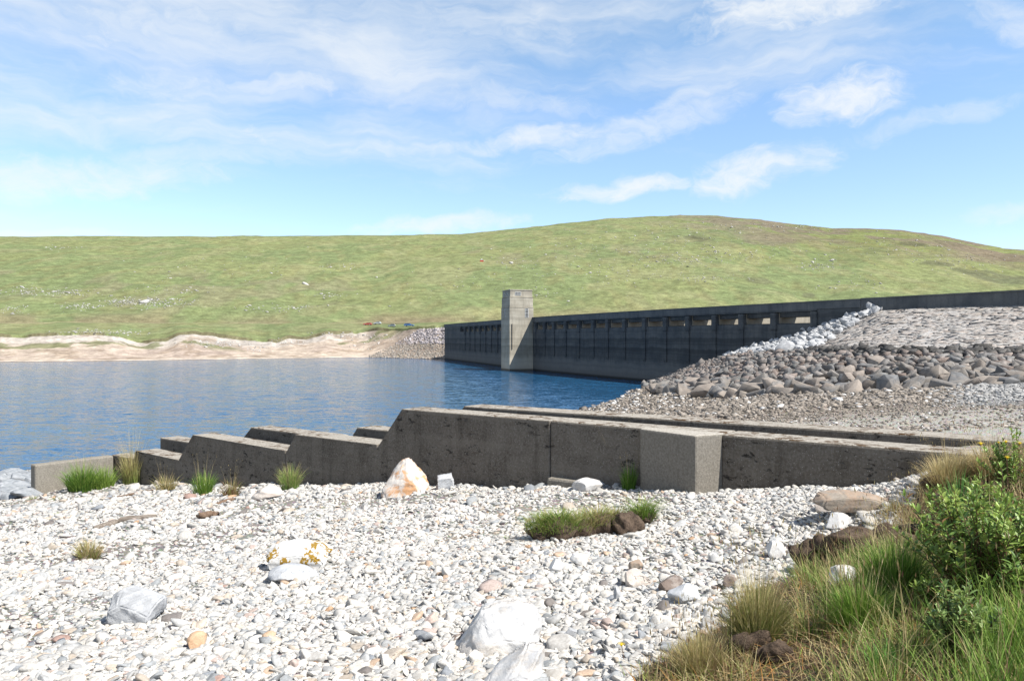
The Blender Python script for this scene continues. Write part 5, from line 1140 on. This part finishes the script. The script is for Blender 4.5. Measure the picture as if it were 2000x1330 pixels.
def shrub(px, py, wpx, hpx, nstem, label, seed, leaf=.045, pal=None, d=None):
    rng = np.random.RandomState(seed); g = hit(px, py)
    if d: x = (px - 1000) / F * d; g = Vector((x, d, float(H(x, d))))
    s = g.y / F; R = wpx / 2 * s; Ht = hpx * s
    pal = pal or [(.18, .275, .055), (.23, .33, .075), (.13, .215, .05), (.29, .38, .09)]
    root = empty('shrub', g); tag(root, label, 'shrub')
    mb = MB(); LV, LF, LC, o = [], [], [], 0
    for k in range(nstem):
        a = rng.uniform(0, 6.28); q = math.sqrt(rng.uniform(0, 1)); h = Ht * (1 - .35 * q * q) * rng.uniform(.5, 1.22); kk = rng.uniform(.75, 1.3); e = np.array((math.cos(a) * R * q * kk, math.sin(a) * R * q * kk, h)); b = e * np.array((.25, .25, 0)) + np.array((rng.normal(0, .02), rng.normal(0, .02), -.02))
        pts = []
        for t in np.linspace(0, 1, 6): pts.append(b * (1 - t) + e * t + np.array((0, 0, h * .12 * math.sin(math.pi * t))) + rng.normal(0, .008, 3))
        mb.tube(pts, list(np.linspace(.0045, .0012, 6)), 5)
        nl = int(rng.uniform(26, 40)); base = rng.uniform(0, 6.28); pc = np.array(pal[rng.randint(len(pal))])
        for j in range(nl):
            t = .22 + .78 * (j / nl) ** .8; f = t * 5; i = min(int(f), 4); p = pts[i] + (pts[i + 1] - pts[i]) * (f - i)
            ang = base + j * 2.4; L = leaf * rng.uniform(.6, 1.15) * (.75 if t > .93 else 1); el = rng.uniform(.15, .9) + (.5 if t > .9 else 0)
            d_ = np.array((math.cos(ang) * math.cos(el), math.sin(ang) * math.cos(el), math.sin(el))); sd = np.cross(d_, (0, 0, 1)); sd /= np.linalg.norm(sd) + 1e-6; up = np.cross(sd, d_)
            w = L * rng.uniform(.15, .2); c = pc * rng.uniform(.75, 1.3)
            if rng.uniform() < .05: c = np.array((.22, .12, .05))
            q4 = [p, p + d_ * L * .35 + sd * w + up * w * .35, p + d_ * L * .75 + sd * w * .8 + up * w * .2, p + d_ * L - up * L * .06, p + d_ * L * .75 - sd * w * .8 + up * w * .2, p + d_ * L * .35 - sd * w + up * w * .35, p + d_ * L * .5]
            LV += q4; LC += [c] * 7; LF += [(o, o + 6, o + 1), (o + 1, o + 6, o + 2), (o + 2, o + 6, o + 3), (o + 3, o + 6, o + 4), (o + 4, o + 6, o + 5), (o + 5, o + 6, o)]; o += 7
    mb.build('stem', M['stem'], root); mesh('foliage', np.array(LV), np.array(LF), M['leaf'], root, np.array(LC))
    return root
def build_shrubs():
    shrub(1935, 1185, 290, 235, 150, 'largest leafy green shrub on the right bank, dense and dark below', 1, .050)
    shrub(1852, 1065, 80, 105, 26, 'light green young shrub with upright shoots at the edge of the peat bank', 2, .050, [(.24, .34, .07), (.29, .38, .08)])
    shrub(1870, 1290, 120, 130, 34, 'small low shrub in the grass below the largest shrub', 3, .042, [(.19, .28, .09), (.24, .32, .10)])
    shrub(1985, 975, 120, 120, 44, 'upper leafy shrub beside the yellow flowers near the wall', 4, .050)
    shrub(2330, 1120, 300, 230, 110, 'leafy shrub beyond the right edge of the photo, next to the largest shrub', 8, .05)
    shrub(2300, 960, 170, 120, 50, 'low leafy shrub beyond the right edge near the wall', 9, .05)
    shrub(1835, 1215, 90, 90, 22, 'sparse young shrub standing in tall grass left of the small low shrub', 7, .045, [(.20, .29, .06), (.25, .34, .075)])
    shrub(1915, 1010, 90, 70, 26, 'small yellow-green shrub between sedge tuft and upper shrub', 6, .044, [(.22, .31, .07), (.27, .36, .08)])
    shrub(1975, 1060, 130, 80, 44, 'bushy green shrub at the right edge above the largest shrub', 5, .048)
build_shrubs()
def build_flowers():
    def flower(px, py, d, r, label):
        top = Vector(P(px, py, d)); z = float(H(top.x, top.y)); root = empty('flower', (top.x, top.y, z)); tag(root, label, 'flower')
        hgt = top.z - z; mb = MB(); mb.tube([(0.02, 0, 0), (.012, .005, hgt * .5), (0, 0, hgt)], [.0022, .002, .0016], 6); mb.build('stem', M['stem'], root)
        mb = MB(); n = 13
        for ring, (rr, up) in enumerate(((1, .10), (.72, .28), (.45, .42))):
            for k in range(n):
                a = 2 * math.pi * (k + ring * .4) / n; w = 2.6 / n * rr; c = lambda t, o: (math.cos(a + o) * r * rr * t, math.sin(a + o) * r * rr * t, hgt + r * up * t + ring * .001)
                mb.poly([c(.12, 0), c(.7, -w * .42), c(1, -w * .3), c(1.04, 0), c(1, w * .3), c(.7, w * .42)])
        mb.tube([(0, 0, hgt - r * .5), (0, 0, hgt - r * .05), (0, 0, hgt + r * .2)], [r * .18, r * .42, r * .2], 8)
        mb.build('flower_head', M['flower'], root)
    flower(1916, 866, 6.6, .030, 'largest yellow flower head, leftmost of the row above the wall end')
    flower(1951, 864, 6.9, .018, 'small yellow flower head between two bigger ones above the bank')
    flower(1965, 862, 6.4, .026, 'wide yellow flower head second from the right edge above the wall')
    flower(1992, 865, 6.3, .024, 'yellow flower head at the right edge of the photo above the shrub')
    flower(1985, 848, 7.2, .016, 'topmost tiny yellow flower head by the right edge')
    flower(1968, 893, 5.8, .024, 'yellow flower head in front of the upper shrub, lowest of the group')
    flower(1866, 901, 7.6, .014, 'tiny yellow flower head in the straw tussock before the wall')
    flower(1214, 1258, 3.95, .020, 'single yellow flower growing out of the pebbles at bottom centre')
build_flowers()

# ------------------------------------------------------------------ parked cars across the water, and a tent
def car(px, py, rz, paint, label, L=4.2, van=False):
    g = far_hit(px, py, 2.05); root = empty('parked_car', (g.x, g.y, g.z), rz); tag(root, label, 'car', 'cars parked beyond the water')
    w = .86; h = 1.45 if not van else 1.9
    mb = MB(); side = [(-L / 2, .35), (-L / 2 - .02, .75), (-L / 2 + .12, .92), (L * .20, .98), (L / 2 - .15, .82), (L / 2, .62), (L / 2 - .02, .35)]
    mb.prism([(x, -w, z) for x, z in side], (0, 2 * w, 0)); mb.build('body', paint, root, .07, 2)
    mb = MB(); b = [(-L / 2 + .18, .985), (L * .21, .985), (L * .07, h - .05), (-.05, h), (-L / 2 + .55, h - .03)]; q = w - .10
    i = len(mb.v); k = len(b); mb.v += [(x, -q - (.08 if z < 1 else -.04), z) for x, z in b] + [(x, q + (.08 if z < 1 else -.04), z) for x, z in b]
    mb.f += [list(range(k)), list(range(k, 2 * k))[::-1]] + [[j, (j + 1) % k, k + (j + 1) % k, k + j] for j in range(k)]
    cab = mb.build('cabin', paint, root, .05, 2)
    for sgn in (-1, 1):
        mb = MB(); mb.prism([(-L / 2 + .5, sgn * (q + .062), 1.03), (L * .15, sgn * (q + .062), 1.03), (L * .05, sgn * (q - .012), h - .14), (-L / 2 + .68, sgn * (q - .012), h - .14)], (0, sgn * .018, 0)); mb.build('side_window', M['pane'], root)
        for x in (-L * .31, L * .31):
            mb = MB(); mb.tube([(x, sgn * (w - .14), .32), (x, sgn * (w + .03), .32)], [.32, .32], 20); wh = mb.build('wheel', M['tyre'], root)
            mb = MB(); mb.tube([(x, sgn * (w + .032), .32), (x, sgn * (w + .045), .32)], [.2, .18], 14); mb.build('rim', M['rim'], wh)
        mb = MB(); mb.box((L / 2 - .06, sgn * (w - .22), .70), (.05, .16, .07)); mb.build('headlight', M['lamp'], root, .02)
    mb = MB(); mb.prism([(L * .205, -q, 1.0), (L * .205, q, 1.0), (L * .085, q - .1, h - .1), (L * .085, -q + .1, h - .1)], (.03, 0, .02)); mb.build('windscreen', M['pane'], root)
car(718, 635.5, rad(176), M['car_red'], 'red car parked on the far bank, leftmost of the row', 4.6)
car(737, 633.5, rad(170), M['car_silver'], 'silver car parked behind the white stones beyond the water', 4.0)
car(765, 638.5, rad(190), M['car_grey'], 'dark grey car half hidden beside the white stones on the far bank', 3.8)
car(799, 637.5, rad(-8), M['car_blue'], 'bright blue car parked nearest the far end of the dam', 4.8)
def build_tent():
    g = far_hit(941, 511, 3.05); root = empty('tent', g); tag(root, 'tiny red and white tent alone high on the green hillside', 'tent')
    mb = MB(); mb.prism([(-1.5, -1.0, -.2), (1.5, -1.0, -.2), (1.2, -.7, 1.1), (-1.2, -.7, 1.1)], (0, 2.0, 0)); mb.build('tent_wall', M['tent'], root, .05)
    mb = MB(); mb.prism([(-1.35, -1.1, 1.11), (1.35, -1.1, 1.11), (0, -1.1, 2.2)], (0, 2.3, 0)); mb.build('tent_roof', M['white'], root, .05)
build_tent()
